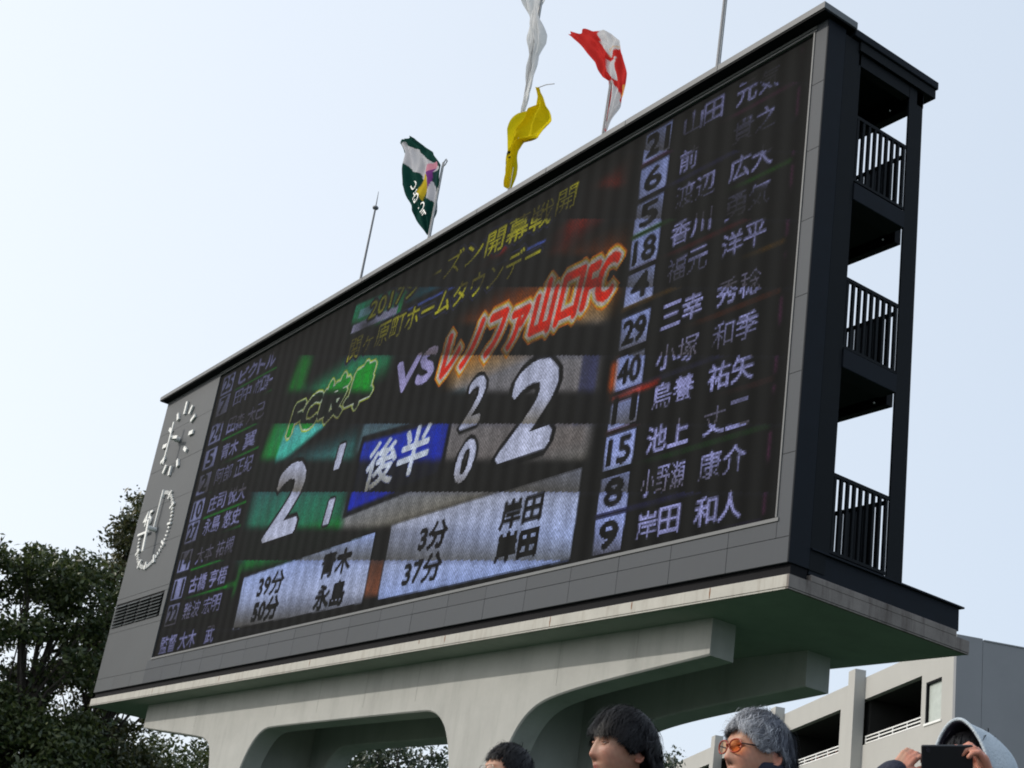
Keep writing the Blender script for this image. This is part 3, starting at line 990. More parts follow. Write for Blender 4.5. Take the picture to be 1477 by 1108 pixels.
# ---------------------------------------------------------------- concrete support
def build_support():
    root = empty("concrete_support", (-12, 1.7, GZ))
    tag(root, "pale concrete support with slab and legs carrying the scoreboard", "support structure")

    def par(o):
        o.parent = root
        o.matrix_parent_inverse = Matrix.Translation(root.location).inverted()
        return o
    x0, x1 = -24.26, 0.03
    # slab with a small drip groove cut along its front and side edge
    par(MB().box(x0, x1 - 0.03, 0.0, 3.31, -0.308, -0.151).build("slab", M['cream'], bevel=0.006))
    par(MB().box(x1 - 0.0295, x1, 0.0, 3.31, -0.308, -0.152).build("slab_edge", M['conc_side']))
    par(MB().box(x0 + 0.01, x1 - 0.006, 0.006, 3.3, -0.3155, -0.308).build("drip_groove", M['joint']))
    par(MB().box(x0, x1 - 0.05, 0.0, 0.035, -0.332, -0.3155).build("drip_lip", M['cream']))
    par(MB().box(x0, x1 - 0.06, 0.055, 3.31, -0.330, -0.3155).build("slab_soffit", M['soffit_shade']))
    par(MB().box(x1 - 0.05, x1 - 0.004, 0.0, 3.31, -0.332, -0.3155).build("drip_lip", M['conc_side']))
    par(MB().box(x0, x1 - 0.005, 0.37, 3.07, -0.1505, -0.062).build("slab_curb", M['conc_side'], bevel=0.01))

    q = np.random.default_rng(12)
    for xr, hh in ((-1.35, 0.15), (-2.9, 0.11), (-4.75, 0.16), (-7.6, 0.12), (-8.4, 0.07), (-12.3, 0.13), (-16.4, 0.12), (-20.1, 0.14)):
        z1 = -0.156
        v = [(xr - 0.006, -0.0012, z1), (xr + 0.007, -0.0012, z1), (xr + 0.012, -0.0012, z1 - hh * .4), (xr + 0.004, -0.0012, z1 - hh), (xr - 0.004, -0.0012, z1 - hh * .9), (xr - 0.012, -0.0012, z1 - hh * .5)]
        n = len(v)
        v2 = v + [(a, 0.002, b) for a, _, b in v]
        m = MB().add(v2, [tuple(reversed(range(n))), tuple(range(n, 2 * n))] + [(i, (i + 1) % n, n + (i + 1) % n, n + i) for i in range(n)])
        par(m.build("rust_stain", M['rust'], fixn=True))

    def arc(pts):
        # smooth a coarse polyline (chaikin)
        for _ in range(3):
            q = [pts[0]]
            for a, b in zip(pts[:-1], pts[1:]):
                q.append((a[0] * .75 + b[0] * .25, a[1] * .75 + b[1] * .25))
                q.append((a[0] * .25 + b[0] * .75, a[1] * .25 + b[1] * .75))
            q.append(pts[-1])
            pts = q
        return pts
    outline = [(-21.7, -0.331), (-1.9, -0.331), (-1.9, -0.83)]
    outline += arc([(-1.95, -0.835), (-5.05, -1.10), (-5.9, -1.35), (-6.35, -2.05), (-6.5, -3.0), (-6.5, GZ)])
    op = arc([(-7.72, GZ), (-7.72, -3.0), (-7.83, -1.9), (-8.35, -1.19), (-9.3, -1.175), (-11.8, -1.172), (-14.3, -1.172), (-15.15, -1.2), (-15.75, -1.9), (-15.95, -3.0), (-15.95, GZ)])
    outline += op
    outline += arc([(-17.2, GZ), (-17.2, -2.6), (-17.28, -1.9), (-17.6, -1.3), (-18.6, -1.18), (-21.68, -0.88)])
    for y0, y1 in ((0.58, 1.0), (2.35, 2.8)):
        b = MB().prism(outline, y0, y1)
        me = b.mesh("portal_frame")
        bm = bmesh.new()
        bm.from_mesh(me)
        bmesh.ops.recalc_face_normals(bm, faces=bm.faces)
        es = [e for e in bm.edges if abs(e.verts[0].co.y - y0) < 1e-4 and abs(e.verts[1].co.y - y0) < 1e-4 and max(e.verts[0].co.z, e.verts[1].co.z) < -0.34]
        bmesh.ops.bevel(bm, geom=es, offset=0.022, segments=1, affect='EDGES', clamp_overlap=True)
        bmesh.ops.triangulate(bm, faces=[f for f in bm.faces if len(f.verts) > 4])
        bm.to_mesh(me)
        bm.free()
        me.materials.append(M['conc'])
        par(link("portal_frame", me))
    for y, side in ((0.58, -1),):
        for xx in (-20.4, -18.6, -14.6, -12.8, -11.0, -9.2, -5.2, -3.4):
            zl = -0.80 if xx > -4 or xx < -19 else -1.0
            par(MB().box(xx - 0.004, xx + 0.004, y - 0.0025, y + 0.01, zl, -0.34).build("formwork_seam", M['seam']))
    for x in (-16.9, -7.5):
        par(MB().box(x, x + 0.7, 1.002, 2.348, GZ, -0.331).build("cross_wall", M['conc']))
build_support()

# ---------------------------------------------------------------- flagpoles
def cloth(name, parent, Lp, Rp, regions, base, wave=0.22, nu=26, nv=60, y=0.7, seed=1, m=None, flut=3.0):
    """a wind-blown cloth between two edge lines (x, z); ripples stand out of the plane"""
    def samp(P, t):
        P = np.array(P, dtype=float)
        s = np.r_[0, np.cumsum(np.linalg.norm(np.diff(P, axis=0), axis=1))]
        s /= s[-1]
        return np.stack([np.interp(t, s, P[:, 0]), np.interp(t, s, P[:, 1])], 1)
    tv = np.linspace(0, 1, nv + 1)
    A, B = samp(Lp, tv), samp(Rp, tv)
    r = np.random.default_rng(seed)
    V = []
    UV = []
    ph = r.uniform(0, 6, 4)
    for j, t in enumerate(tv):
        for i in range(nu + 1):
            u = i / nu
            p = A[j] * (1 - u) + B[j] * u
            w = min(1.0, 0.25 + np.linalg.norm(A[j] - B[j]))
            yy = wave * w * (math.sin(flut * 2.1 * u * 3 + t * 7 + ph[0]) * 0.5 + math.sin(t * 11 + u * 4 + ph[1]) * 0.35 + math.sin(t * 23 - u * 9 + ph[2]) * 0.15)
            yy += 0.022 * w * math.sin(u * 26 + t * 15 + 3 * math.sin(t * 9 + u * 5))
            zz = p[1] + 0.03 * math.sin(u * 13 + t * 9 + ph[3]) * w
            V.append((p[0], y + yy, zz))
            UV.append((p[0], p[1]))
    F = []
    for j in range(nv):
        for i in range(nu):
            a = j * (nu + 1) + i
            F.append((a, a + 1, a + nu + 2, a + nu + 1))
    me = raw_mesh(name, V, F, m or M['cloth'], smooth=True)
    cols = np.tile(np.array(base, dtype=np.float32), (len(V), 1))
    UV = np.array(UV)
    for P, c in regions:
        P = np.array(P)
        ins = np.zeros(len(UV), dtype=bool)
        j = len(P) - 1
        for i in range(len(P)):
            xi, zi = P[i]; xj, zj = P[j]
            if zi != zj:
                ins ^= ((zi > UV[:, 1]) != (zj > UV[:, 1])) & (UV[:, 0] < (xj - xi) * (UV[:, 1] - zi) / (zj - zi) + xi)
            j = i
        cols[ins] = c
    point_color(me, cols)
    o = link(name, me, parent)
    CLOTH_REST[o.name] = (UV, np.array(V))
    return o


CLOTH_REST = {}
M['cloth'] = attr_mat("flag cloth", rough=0.85, trans=0.55, spec=0.05)


def pole(x, ztop, label, name="flagpole", r=0.035, cat="flagpole"):
    root = empty(name, (x, 0.7, 8.05))
    tag(root, label, cat, "poles along the scoreboard roof")
    b = MB().tube([(0, 0, 0), (0, 0, 0.9), (0, 0, ztop - 8.05)], [r, r, r * 0.75], 12)
    b.build("pole", M['pole'], root, smooth=False, fixn=True)
    MB().box(-0.09, 0.09, -0.09, 0.09, 0, 0.02).build("base_plate", M['pole'], root)
    if name == "flagpole":
        hl = MB().tube([(0.05, -0.02, 0.6), (0.062, -0.03, (ztop - 8.05) * 0.5), (0.045, -0.02, ztop - 8.08)], 0.005, 4)
        hl.build("halyard", M['white'], root)
        MB().tube([(0.0, -0.03, 0.75), (0.0, -0.09, 0.75)], 0.02, 6).build("cleat", M['pole'], root)
    return root


def off(P, x, z=8.05):
    return [(a - x, b - z) for a, b in P]


def build_poles():
    # lightning rod
    r = pole(-15.13, 11.0, "thin lightning rod with small ball finial, leftmost pole on the scoreboard roof", "lightning_rod", 0.03, "lightning rod")
    MB().ball((0, 0, 2.95), (0.075, 0.075, 0.05)).build("finial", M['pole'], r, smooth=True)
    MB().tube([(0, 0, 2.95), (-0.02, 0, 3.4)], [0.016, 0.006], 6).build("spike", M['pole'], r)
    # green and white flag
    x = -12.13
    r = pole(x - 0.03, 11.0, "pole flying a green and white flag with white lettering above the scoreboard")
    MB().tube([(0, 0, 2.94), (0.10, 0, 3.0), (0.16, 0, 2.93), (0.10, 0, 2.86), (0.0, 0, 2.84)], 0.014, 6).build("hook", M['pole'], r)
    GR = (0.008, 0.055, 0.042)
    WHT = (0.62, 0.60, 0.62)
    Lp = off([(-14.654, 12.654), (-14.159, 12.076), (-14.025, 11.58), (-13.861, 11.099), (-13.465, 10.576), (-12.843, 9.858), (-12.288, 9.261)], x)
    Rp = off([(-13.789, 12.374), (-12.756, 11.514), (-12.11, 10.893), (-12.09, 10.459), (-12.11, 10.04), (-12.12, 9.614), (-12.12, 9.192)], x)
    regs = [(off([(-14.26, 12.45), (-13.7, 12.05), (-13.273, 11.75), (-12.321, 10.956), (-12.19, 10.761), (-12.109, 9.849), (-12.679, 10.448), (-13.162, 11.127), (-14.2, 11.86)], x), WHT),
            (off([(-12.50, 10.85), (-12.17, 10.9), (-12.15, 10.25), (-12.3, 10.4)], x), (0.02, 0.06, 0.06)),
            (off([(-12.842, 11.289), (-12.564, 11.238), (-12.45, 11.0), (-12.76, 10.95)], x), (0.72, 0.30, 0.38)),
            (off([(-12.78, 10.95), (-12.45, 11.0), (-12.40, 10.65), (-12.56, 10.42), (-12.73, 10.6)], x), (0.22, 0.05, 0.25)),
            (off([(-13.02, 11.1), (-12.9, 11.0), (-12.72, 10.55), (-12.68, 10.2), (-12.86, 10.4), (-13.08, 10.55), (-12.98, 10.75)], x), (0.65, 0.47, 0.03))]
    f = cloth("flag", r, Lp, Rp, regs, GR, wave=0.12, y=0.0, nu=60, nv=110, seed=3)
    f["label"] = "green flag with white diagonal band, flower emblem and white lettering"
    # lettering, seen from the back of the cloth, so it reads mirrored; it climbs from the hoist
    path = [(-12.40, 9.80), (-12.62, 10.06), (-12.86, 10.30), (-13.04, 10.50), (-13.20, 10.72), (-13.42, 11.0)]
    cuv, cv = CLOTH_REST[f.name]
    for ch, p, sz in zip("FCGIFU", path, (0.32, 0.36, 0.34, 0.26, 0.28, 0.34)):
        cu = bpy.data.curves.new("letter", 'FONT')
        cu.body = ch
        cu.size = sz * 1.0
        cu.align_x = 'CENTER'
        cu.align_y = 'CENTER'
        cu.extrude = 0.002
        cu.offset = 0.0
        o = bpy.data.objects.new("letter", cu)
        COL.objects.link(o)
        me = bpy.data.meshes.new_from_object(o.evaluated_get(bpy.context.evaluated_depsgraph_get()))
        bpy.data.objects.remove(o)
        me.transform(Matrix.Rotation(rad(-42), 4, 'Y') @ Matrix.Rotation(math.pi / 2, 4, 'X') @ Matrix.Scale(-1, 4, (1, 0, 0)))
        me.materials.clear()
        me.materials.append(M['white'])
        n = link("letter", me, f)
        k = int(np.argmin(((cuv - np.array([p[0] - x, p[1] - 8.05])) ** 2).sum(1)))
        n.location = (cv[k][0], cv[k][1] - 0.05, cv[k][2])
    # white flag over yellow flag on one pole
    x = -9.17
    r = pole(x, 14.3, "tall pole with a limp white flag on top and a yellow flag lower down")
    Lp = off([(-9.946, 14.234), (-9.604, 13.589), (-9.587, 13.257), (-9.38, 12.703), (-9.237, 12.367), (-9.22, 11.937), (-9.211, 11.078), (-9.174, 10.612)], x)
    Rp = off([(-9.152, 13.996), (-9.121, 13.361), (-8.874, 12.756), (-8.856, 12.528), (-9.024, 12.285), (-9.002, 11.83), (-9.054, 11.006), (-9.135, 10.595)], x)
    f = cloth("flag", r, Lp, Rp, [], (0.80, 0.80, 0.80), wave=0.16, y=0.0, seed=5, flut=4)
    f["label"] = "limp white flag"
    Lp = off([(-8.774, 11.344), (-8.647, 11.056), (-8.65, 10.82), (-9.066, 10.772), (-9.387, 10.558), (-9.427, 10.366), (-9.547, 10.079), (-9.428, 9.689), (-9.254, 9.184)], x)
    Rp = off([(-8.678, 11.298), (-8.422, 10.921), (-8.151, 10.503), (-8.081, 10.269), (-8.402, 10.019), (-8.916, 10.162), (-9.046, 9.996), (-9.089, 9.549), (-9.115, 9.146)], x)
    dark = (0.03, 0.03, 0.02)
    regs = [(off([(-9.5, 9.98), (-9.38, 10.1), (-9.2, 10.12), (-9.2, 10.07), (-9.36, 10.04), (-9.48, 9.9)], x), dark),
            (off([(-9.46, 9.76), (-9.3, 9.85), (-9.16, 9.98), (-9.16, 9.93), (-9.3, 9.79), (-9.45, 9.7)], x), dark),
            (off([(-8.9, 10.19), (-8.6, 10.12), (-8.6, 10.16), (-8.9, 10.22)], x), dark)]
    f = cloth("flag", r, Lp, Rp, regs, (0.72, 0.58, 0.01), wave=0.18, y=-0.02, seed=8, nu=40, nv=110)
    f["label"] = "bright yellow flag twisted by the wind"
    MB().tube([(-8.14 - x, 0.0, 3.092), (-8.464 - x, 0.02, 3.236), (-8.73 - x, 0, 3.28)], 0.009, 5).build("cord", M['pole'], r)
    # red and white flag
    x = -6.2
    r = pole(x, 10.35, "pole flying a red and white flag, nearest the middle of the scoreboard roof")
    Lp = off([(-7.976, 12.257), (-7.302, 11.552), (-6.805, 11.012), (-6.433, 10.462), (-6.206, 10.242), (-6.217, 9.918), (-6.216, 9.537), (-6.237, 9.196)], x)
    Rp = off([(-6.754, 11.719), (-6.161, 11.17), (-5.892, 10.696), (-5.751, 10.241), (-5.727, 9.796), (-5.817, 9.516), (-5.996, 9.33), (-6.106, 9.155)], x)
    wc = (0.68, 0.66, 0.66)
    regs = [(off([(-6.882, 11.887), (-6.10, 11.17), (-6.045, 10.941), (-6.30, 10.85), (-6.424, 10.992), (-6.822, 11.481)], x), wc),
            (off([(-6.394, 10.836), (-6.074, 10.704), (-6.057, 10.225), (-6.293, 10.506)], x), wc),
            (off([(-6.14, 10.3), (-5.95, 9.95), (-5.811, 9.7), (-5.78, 9.4), (-6.10, 9.10), (-6.17, 9.3), (-6.13, 9.9)], x), wc),
            (off([(-5.877, 10.029), (-5.736, 9.962), (-5.744, 9.696), (-5.861, 9.751)], x), (0.75, 0.36, 0.1)),
            (off([(-6.45, 11.02), (-5.98, 11.0), (-5.98, 10.97), (-6.45, 10.98)], x), (0.75, 0.5, 0.3))]
    f = cloth("flag", r, Lp, Rp, regs, (0.62, 0.035, 0.03), wave=0.08, y=0.0, seed=11, nu=50, nv=90)
    f["label"] = "red and white flag"
    pole(-3.19, 13.6, "bare thin pole without a flag, rightmost on the scoreboard roof", "flagpole", 0.04)
build_poles()

# ---------------------------------------------------------------- stadium building
def build_building():
    O = Vector((-36.87, 48.5, GZ))
    e1 = Vector((-0.8926, 0.4508, 0)).normalized()
    root = empty("stadium_stand_building", O)
    # local +X runs along the front wall away from the near corner, local -Y is outward
    root.rotation_euler = (0, 0, math.atan2(e1.y, e1.x))
    # local +Y = e1 rotated 90 deg ccw; outward normal n = (-.45,-.89) is +Y here
    tag(root, "pale concrete grandstand building with dark openings, white rails and grey side wall", "building")
    H = 20.75           # roof height above ground
    zt, zb = 19.4, 16.65
    D = -14.0           # depth direction is local -Y
    par = root

    def box(name, m, *a, bevel=0):
        return MB().box(*a).build(name, m, par, bevel=bevel)
    box("parapet", M['bldg'], 0.0, 62, -0.35, 0.0, zt, H)
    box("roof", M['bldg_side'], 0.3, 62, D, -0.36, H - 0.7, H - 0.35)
    box("lower_wall", M['bldg'], 0.0, 62, -0.35, 0.0, 0, zb)
    box("wall_pier", M['bldg'], 0.0, 1.4, -0.35, 0.0, zb, zt)
    box("wall_pier", M['bldg'], 3.42, 4.0, -0.35, 0.0, zb, zt)
    box("wall_pier", M['bldg'], 1.4, 3.42, -0.35, 0.0, 19.0 - 0.1, zt)
    box("wall_pier", M['bldg'], 13.5, 16.4, -0.35, 0.0, zb, zt)
    for x in (27.6, 42.8, 57.6):
        box("wall_pier", M['bldg'], x + 1.1, x + 3.6, -0.35, 0.0, zb, zt)
    # blind window in its recess
    w = box("window", M['pale_panel'], 1.4, 3.42, -0.30, -0.18, zb, 18.9)
    MB().box(1.4, 3.42, -0.18, -0.03, 18.8, 18.9).build("frame", M['joint'], w)
    MB().box(3.36, 3.42, -0.18, -0.03, zb, 18.8).build("frame", M['joint'], w)
    MB().box(1.3, 3.5, -0.15, 0.06, zb - 0.12, zb).build("sill", M['white'], w)
    # fins
    for x in (12.4, 27.6, 42.8, 57.6):
        box("fin", M['bldg'], x, x + 1.1, 0.0, 0.68, 0, H + 0.42)
    for x in (12.4, 27.6):
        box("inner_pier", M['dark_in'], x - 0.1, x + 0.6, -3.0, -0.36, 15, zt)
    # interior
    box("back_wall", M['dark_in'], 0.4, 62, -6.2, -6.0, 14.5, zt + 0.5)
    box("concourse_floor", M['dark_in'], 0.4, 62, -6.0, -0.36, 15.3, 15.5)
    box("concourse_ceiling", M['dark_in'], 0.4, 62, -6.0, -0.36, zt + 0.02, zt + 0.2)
    # side wall with vertical panel joints
    xs = 0.0
    yy = [0.0, -1.45, -3.9, -6.4, -8.9, -11.4, -14.0]
    for k in range(6):
        h = H + (0.12 if k == 0 else 0.0)
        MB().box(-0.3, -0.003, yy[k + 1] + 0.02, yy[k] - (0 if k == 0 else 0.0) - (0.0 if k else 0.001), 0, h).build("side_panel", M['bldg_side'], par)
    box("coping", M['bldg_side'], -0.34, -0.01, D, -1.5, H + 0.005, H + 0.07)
    # railings
    def rail(x0, x1, z0, z1, y=-0.15):
        R = None
        for k in (2, 1, 0):
            z = z0 + (z1 - z0) * k / 2
            q = MB().box(x0, x1, y - 0.03, y + 0.03, z - 0.035, z + 0.035).build("rail" if R else "railing", M['white'], R or par)
            R = R or q
        n = max(2, int((x1 - x0) / 1.9) + 1)
        pm = MB().box(-0.04, 0.04, y - 0.03, y + 0.03, z0, z1 + 0.02).mesh("post")
        pm.materials.append(M['white'])
        for k in range(n):
            o = link("post", pm, R)
            o.location = (x0 + 0.1 + (x1 - x0 - 0.2) * k / (n - 1), 0.0, 0)
    rail(4.0, 12.35, zb + 0.12, zb + 0.52)
    rail(16.45, 27.5, zb + 0.12, zb + 0.52)
    # people leaning on the far rail
    cl = [(0.55, 0.5, 0.48), (0.35, 0.08, 0.08), (0.5, 0.3, 0.3), (0.08, 0.1, 0.2), (0.5, 0.12, 0.15), (0.3, 0.28, 0.3), (0.6, 0.6, 0.58)]
    words = ["white", "dark red", "dull pink", "navy", "red", "grey", "off-white"]
    place = ["nearest the wall pier", "", "", "", "", "", "farthest from the pier"]
    for k in range(7):
        s = 17.0 + k * 1.15 + random.uniform(-0.2, 0.2)
        P = O + e1 * s - Vector((-0.4508, -0.8926, 0)) * 0.55
        t = empty("person", (P.x, P.y, GZ + 15.5), root.rotation_euler.z)
        tag(t, "distant spectator in %s top behind the white rail of the grandstand building" % words[k], "person", "spectators behind the grandstand rail")
        m = mat("top " + words[k], cl[k], 0.8)
        b = MB()
        b.rings([(0.0, 0, 0, .09, .08), (0.8, 0, 0, .17, .12), (1.1, 0, 0, .16, .11), (1.4, 0, 0, .21, .12), (1.47, 0, 0, .1, .08), (1.52, 0, 0, .055, .055)], 12)
        b.limb([(.2, 0, 1.38), (.27, .05, 1.15), (.2, .22, 1.1)], [.06, .05, .04], 8)
        b.limb([(-.2, 0, 1.38), (-.27, .05, 1.15), (-.2, .22, 1.1)], [.06, .05, .04], 8)
        b.build("clothes", m, t, smooth=True)
        MB().ball((0, 0.01, 1.62), (.075, .09, .11)).build("head", M['skin_far'], t, smooth=True)
        MB().ball((0, -0.02, 1.65), (.085, .095, .105)).build("hair", M['hair_far'], t, smooth=True)


M['skin_far'] = mat("skin", (0.5, 0.27, 0.19), 0.6)
M['hair_far'] = mat("hair", (0.015, 0.013, 0.012), 0.6)
build_building()

# ---------------------------------------------------------------- trees
def leaf_mat(name, c1, c2):
    m = bpy.data.materials.new(name)
    m.use_nodes = True
    t = m.node_tree
    b = t.nodes["Principled BSDF"]
    b.inputs["Roughness"].default_value = 0.42
    b.inputs["Specular IOR Level"].default_value = 0.5
    g = t.nodes.new("ShaderNodeNewGeometry")
    mx = t.nodes.new("ShaderNodeMix")
    mx.data_type = 'RGBA'
    mx.inputs[6].default_value = (*c1, 1)
    mx.inputs[7].default_value = (*c2, 1)
    t.links.new(g.outputs["Random Per Island"], mx.inputs[0])
    t.links.new(mx.outputs[2], b.inputs["Base Color"])
    tr = t.nodes.new("ShaderNodeBsdfTranslucent")
    t.links.new(mx.outputs[2], tr.inputs[0])
    ms = t.nodes.new("ShaderNodeMixShader")
    ms.inputs[0].default_value = 0.25
    t.links.new(b.outputs[0], ms.inputs[1])
    t.links.new(tr.outputs[0], ms.inputs[2])
    t.links.new(ms.outputs[0], t.nodes["Material Output"].inputs[0])
    return m


M['leafA'] = leaf_mat("evergreen leaf", (0.022, 0.042, 0.014), (0.095, 0.115, 0.032))
M['leafB'] = leaf_mat("bluish leaf", (0.025, 0.045, 0.025), (0.06, 0.08, 0.04))
M['leafC'] = leaf_mat("bronze leaf", (0.10, 0.095, 0.03), (0.025, 0.042, 0.016))


def tree(label, base, blobs, nclump, per, leaf, m, seed, sparse=0.5, name="broadleaf_tree", group="trees behind the scoreboard", thin=False):
    r = np.random.default_rng(seed)
    root = empty(name, base)
    tag(root, label, "tree", group)
    bx = np.array(base)
    cl = []
    vols = np.array([b[1][0] * b[1][1] * b[1][2] * (b[2] if len(b) > 2 else 1) for b in blobs])
    for b, k in zip(blobs, np.round(nclump * vols / vols.sum()).astype(int)):
        c, R = np.array(b[0]) - bx, np.array(b[1])
        d = r.normal(size=(k, 3))
        d /= np.linalg.norm(d, axis=1)[:, None]
        rr = r.uniform(0.35, 1.0, k) ** 0.6
        rr *= 1 + 0.22 * np.sin(d[:, 0] * 5 + seed) * np.cos(d[:, 2] * 6 + seed * 2)
        cl.append(c + d * rr[:, None] * R)
    cl = np.concatenate(cl)
    # branches first, so every clump hangs on wood
    tb = MB()
    top = cl[:, 2].max() * 0.8
    trunk = [Vector((0, 0, 0))]
    cc = cl.mean(axis=0)
    for k in range(1, 6):
        t = k / 5
        trunk.append(Vector((cc[0] * t + r.normal() * .12, cc[1] * t + r.normal() * .12, top * t)))
    tr0 = 0.10 if thin else 0.26
    MB_tr = MB().tube(trunk, [tr0 * (1.1 - 0.9 * k / 5) for k in range(6)], 9)
    MB_tr.build("trunk", M['bark'], root, smooth=True)
    for q in cl[r.permutation(len(cl))[:min(len(cl), 110)]]:
        t = np.clip(q[2] / top * 0.6, 0.25, 0.9)
        i = t * 5
        a = trunk[int(i)].lerp(trunk[min(int(i) + 1, 5)], i - int(i))
        b = Vector(q)
        mid = a.lerp(b, 0.5) + Vector(r.normal(size=3) * 0.2) + Vector((0, 0, 0.15))
        tb.tube([a, mid, b], [0.07 if not thin else .03, 0.035, 0.012], 5)
    tb.build("branches", M['bark'], root)
    n = nclump * per
    C = np.repeat(cl, per, axis=0)
    n = len(C)
    sp = np.repeat(r.uniform(0.22, 0.5, len(cl)), per) * sparse * 2
    P = C + np.clip(r.normal(size=(n, 3)), -1.9, 1.9) * sp[:, None] * np.array([1, 1, 0.7])
    a = r.normal(size=(n, 3)); a /= np.linalg.norm(a, axis=1)[:, None]
    b = np.cross(a, r.normal(size=(n, 3))); b /= np.linalg.norm(b, axis=1)[:, None]
    s = leaf * r.uniform(0.6, 1.3, n)[:, None]
    nn = np.cross(a, b)
    V = np.stack([P - a * s, P + b * s * 0.45 + nn * s * .12, P + a * s, P - b * s * 0.45 + nn * s * .12], 1).reshape(-1, 3)
    F = np.arange(4 * n).reshape(-1, 4)
    F = np.concatenate([F[:, [0, 1, 2]], F[:, [0, 2, 3]]])
    me = raw_mesh("crown", V, F, m)
    link("crown", me, root)
    return root


def build_trees():
    G = GZ
    tree("broad dark evergreen tree beside the scoreboard's clock end, its crown full of sky gaps", (-32.3, 0.9, G),
         [((-31.9, 0.3, 4.1), (1.5, 1.4, 0.9), 1.8), ((-31.7, 1.5, 3.5), (1.1, 1.3, 1.3), 1.6), ((-32.4, 0.9, 1.9), (2.5, 2.4, 1.2), 0.45), ((-32.4, 0.6, -1.5), (2.9, 2.8, 2.4), 1.5)],
         430, 110, 0.10, M['leafA'], 3, 0.36)
    tree("tall olive-leaved tree showing just past the scoreboard's left edge by the clocks", (-33.4, 3.6, G),
         [((-32.75, 2.8, 6.5), (0.9, 0.8, 1.25), 2.2), ((-33.2, 3.0, 4.6), (1.3, 1.3, 1.0), 1.4), ((-33.6, 3.6, 2.3), (2.2, 2.0, 1.8), 0.7), ((-33.8, 3.8, -1.5), (2.6, 2.4, 2.2), 1.2)],
         330, 105, 0.10, M['leafC'], 4, 0.34)
    tree("dark bushy tree low behind the concrete support's left arm", (-36.5, 7.5, G),
         [((-36.5, 7.5, -1.0), (3.4, 3.2, 2.0)), ((-35.5, 6.0, -3.0), (3.6, 3, 2.2)), ((-38.0, 9.5, -1.4), (3, 3, 2.2))],
         330, 90, 0.105, M['leafA'], 5, 0.5)
    tree("leftmost tree, cut by the picture's left edge, with dense low foliage", (-32.8, -2.6, G),
         [((-32.6, -2.2, 3.9), (1.5, 1.6, 1.0), 1.6), ((-32.8, -2.6, 1.9), (2.2, 2.2, 1.1), 0.5), ((-32.4, -2.6, -1.6), (2.8, 2.6, 2.4), 1.4)],
         360, 105, 0.10, M['leafA'], 6, 0.36)
    tree("loose leafy tree seen through the opening between the support's two legs", (-37.2, 17.5, G),
         [((-37.2, 16.9, 1.5), (2.6, 2.4, 2.3)), ((-35.2, 18.5, 1.0), (2.6, 2.2, 2.2)), ((-39, 15.6, 0.6), (2.4, 2.4, 2.4))],
         150, 70, 0.12, M['leafB'], 7, 0.5)
    tree("small airy tree standing against the sky between the two nearest men", (-34.8, 28.2, G),
         [((-34.8, 28.2, 3.6), (0.75, 0.75, 1.2)), ((-34.8, 28.2, 1.8), (1.2, 1.2, 1.4))],
         60, 45, 0.1, M['leafB'], 8, 0.3, thin=True)
build_trees()

# ---------------------------------------------------------------- people
M['skin'] = attr_mat("skin", rough=0.5, sub=0.15, spec=0.4)
_t = M['skin'].node_tree
_n = _t.nodes.new("ShaderNodeTexNoise")
_n.inputs["Scale"].default_value = 260
_n.inputs["Detail"].default_value = 6
_tc = _t.nodes.new("ShaderNodeTexCoord")
_t.links.new(_tc.outputs["Object"], _n.inputs["Vector"])
_b = _t.nodes.new("ShaderNodeBump")
_b.inputs["Strength"].default_value = 0.5
_b.inputs["Distance"].default_value = 0.0012
_t.links.new(_n.outputs[0], _b.inputs["Height"])
_t.links.new(_b.outputs[0], _t.nodes["Principled BSDF"].inputs["Normal"])
M['navy_cloth'] = mat("navy cloth", (0.012, 0.016, 0.034), 0.85, 0, 0.2, 12, 0.3, 120)
M['black_cloth'] = mat("black cloth", (0.012, 0.011, 0.012), 0.85, 0, 0.2, 12, 0.3, 120)
M['brown_cloth'] = mat("dark brown cloth", (0.03, 0.022, 0.02), 0.85, 0, 0.2, 12, 0.3, 120)
M['hood_cloth'] = mat("pale grey hood cloth", (0.46, 0.52, 0.57), 0.9, 0, 0.10, 20, 0.4, 160)
M['lining'] = mat("dark hood lining", (0.013, 0.010, 0.022), 0.9)
M['fur'] = mat("cream fleece", (0.5, 0.45, 0.33), 0.95)
M['trouser'] = mat("dark trousers", (0.02, 0.022, 0.03), 0.85)
M['shoe'] = mat("dark shoe", (0.015, 0.014, 0.013), 0.6)
M['phone'] = mat("black phone shell", (0.006, 0.007, 0.010), 0.35, 0, 0.02)
M['lens'] = mat("phone lens glass", (0.02, 0.02, 0.03), 0.1)
M['eye'] = mat("eye white", (0.30, 0.26, 0.24), 0.2, 0, 0.02)
M['iris'] = mat("dark iris", (0.012, 0.008, 0.006), 0.15)
M['brow_grey'] = mat("grey brow", (0.12, 0.12, 0.13), 0.7)
M['gold'] = mat("metal spectacle rim", (0.3, 0.27, 0.22), 0.3, 0.8)
M['rim_or'] = mat("orange spectacle rim", (0.28, 0.03, 0.008), 0.25)
M['rim_dk'] = mat("dark spectacle arm", (0.03, 0.008, 0.006), 0.3)


def glass_mat(name, col, a):
    m = bpy.data.materials.new(name)
    m.use_nodes = True
    t = m.node_tree
    g = t.nodes.new("ShaderNodeBsdfGlossy")
    g.inputs["Roughness"].default_value = 0.05
    tr = t.nodes.new("ShaderNodeBsdfTransparent")
    tr.inputs[0].default_value = (*col, 1)
    mx = t.nodes.new("ShaderNodeMixShader")
    mx.inputs[0].default_value = a
    t.links.new(tr.outputs[0], mx.inputs[1])
    t.links.new(g.outputs[0], mx.inputs[2])
    t.links.new(mx.outputs[0], t.nodes["Material Output"].inputs[0])
    return m


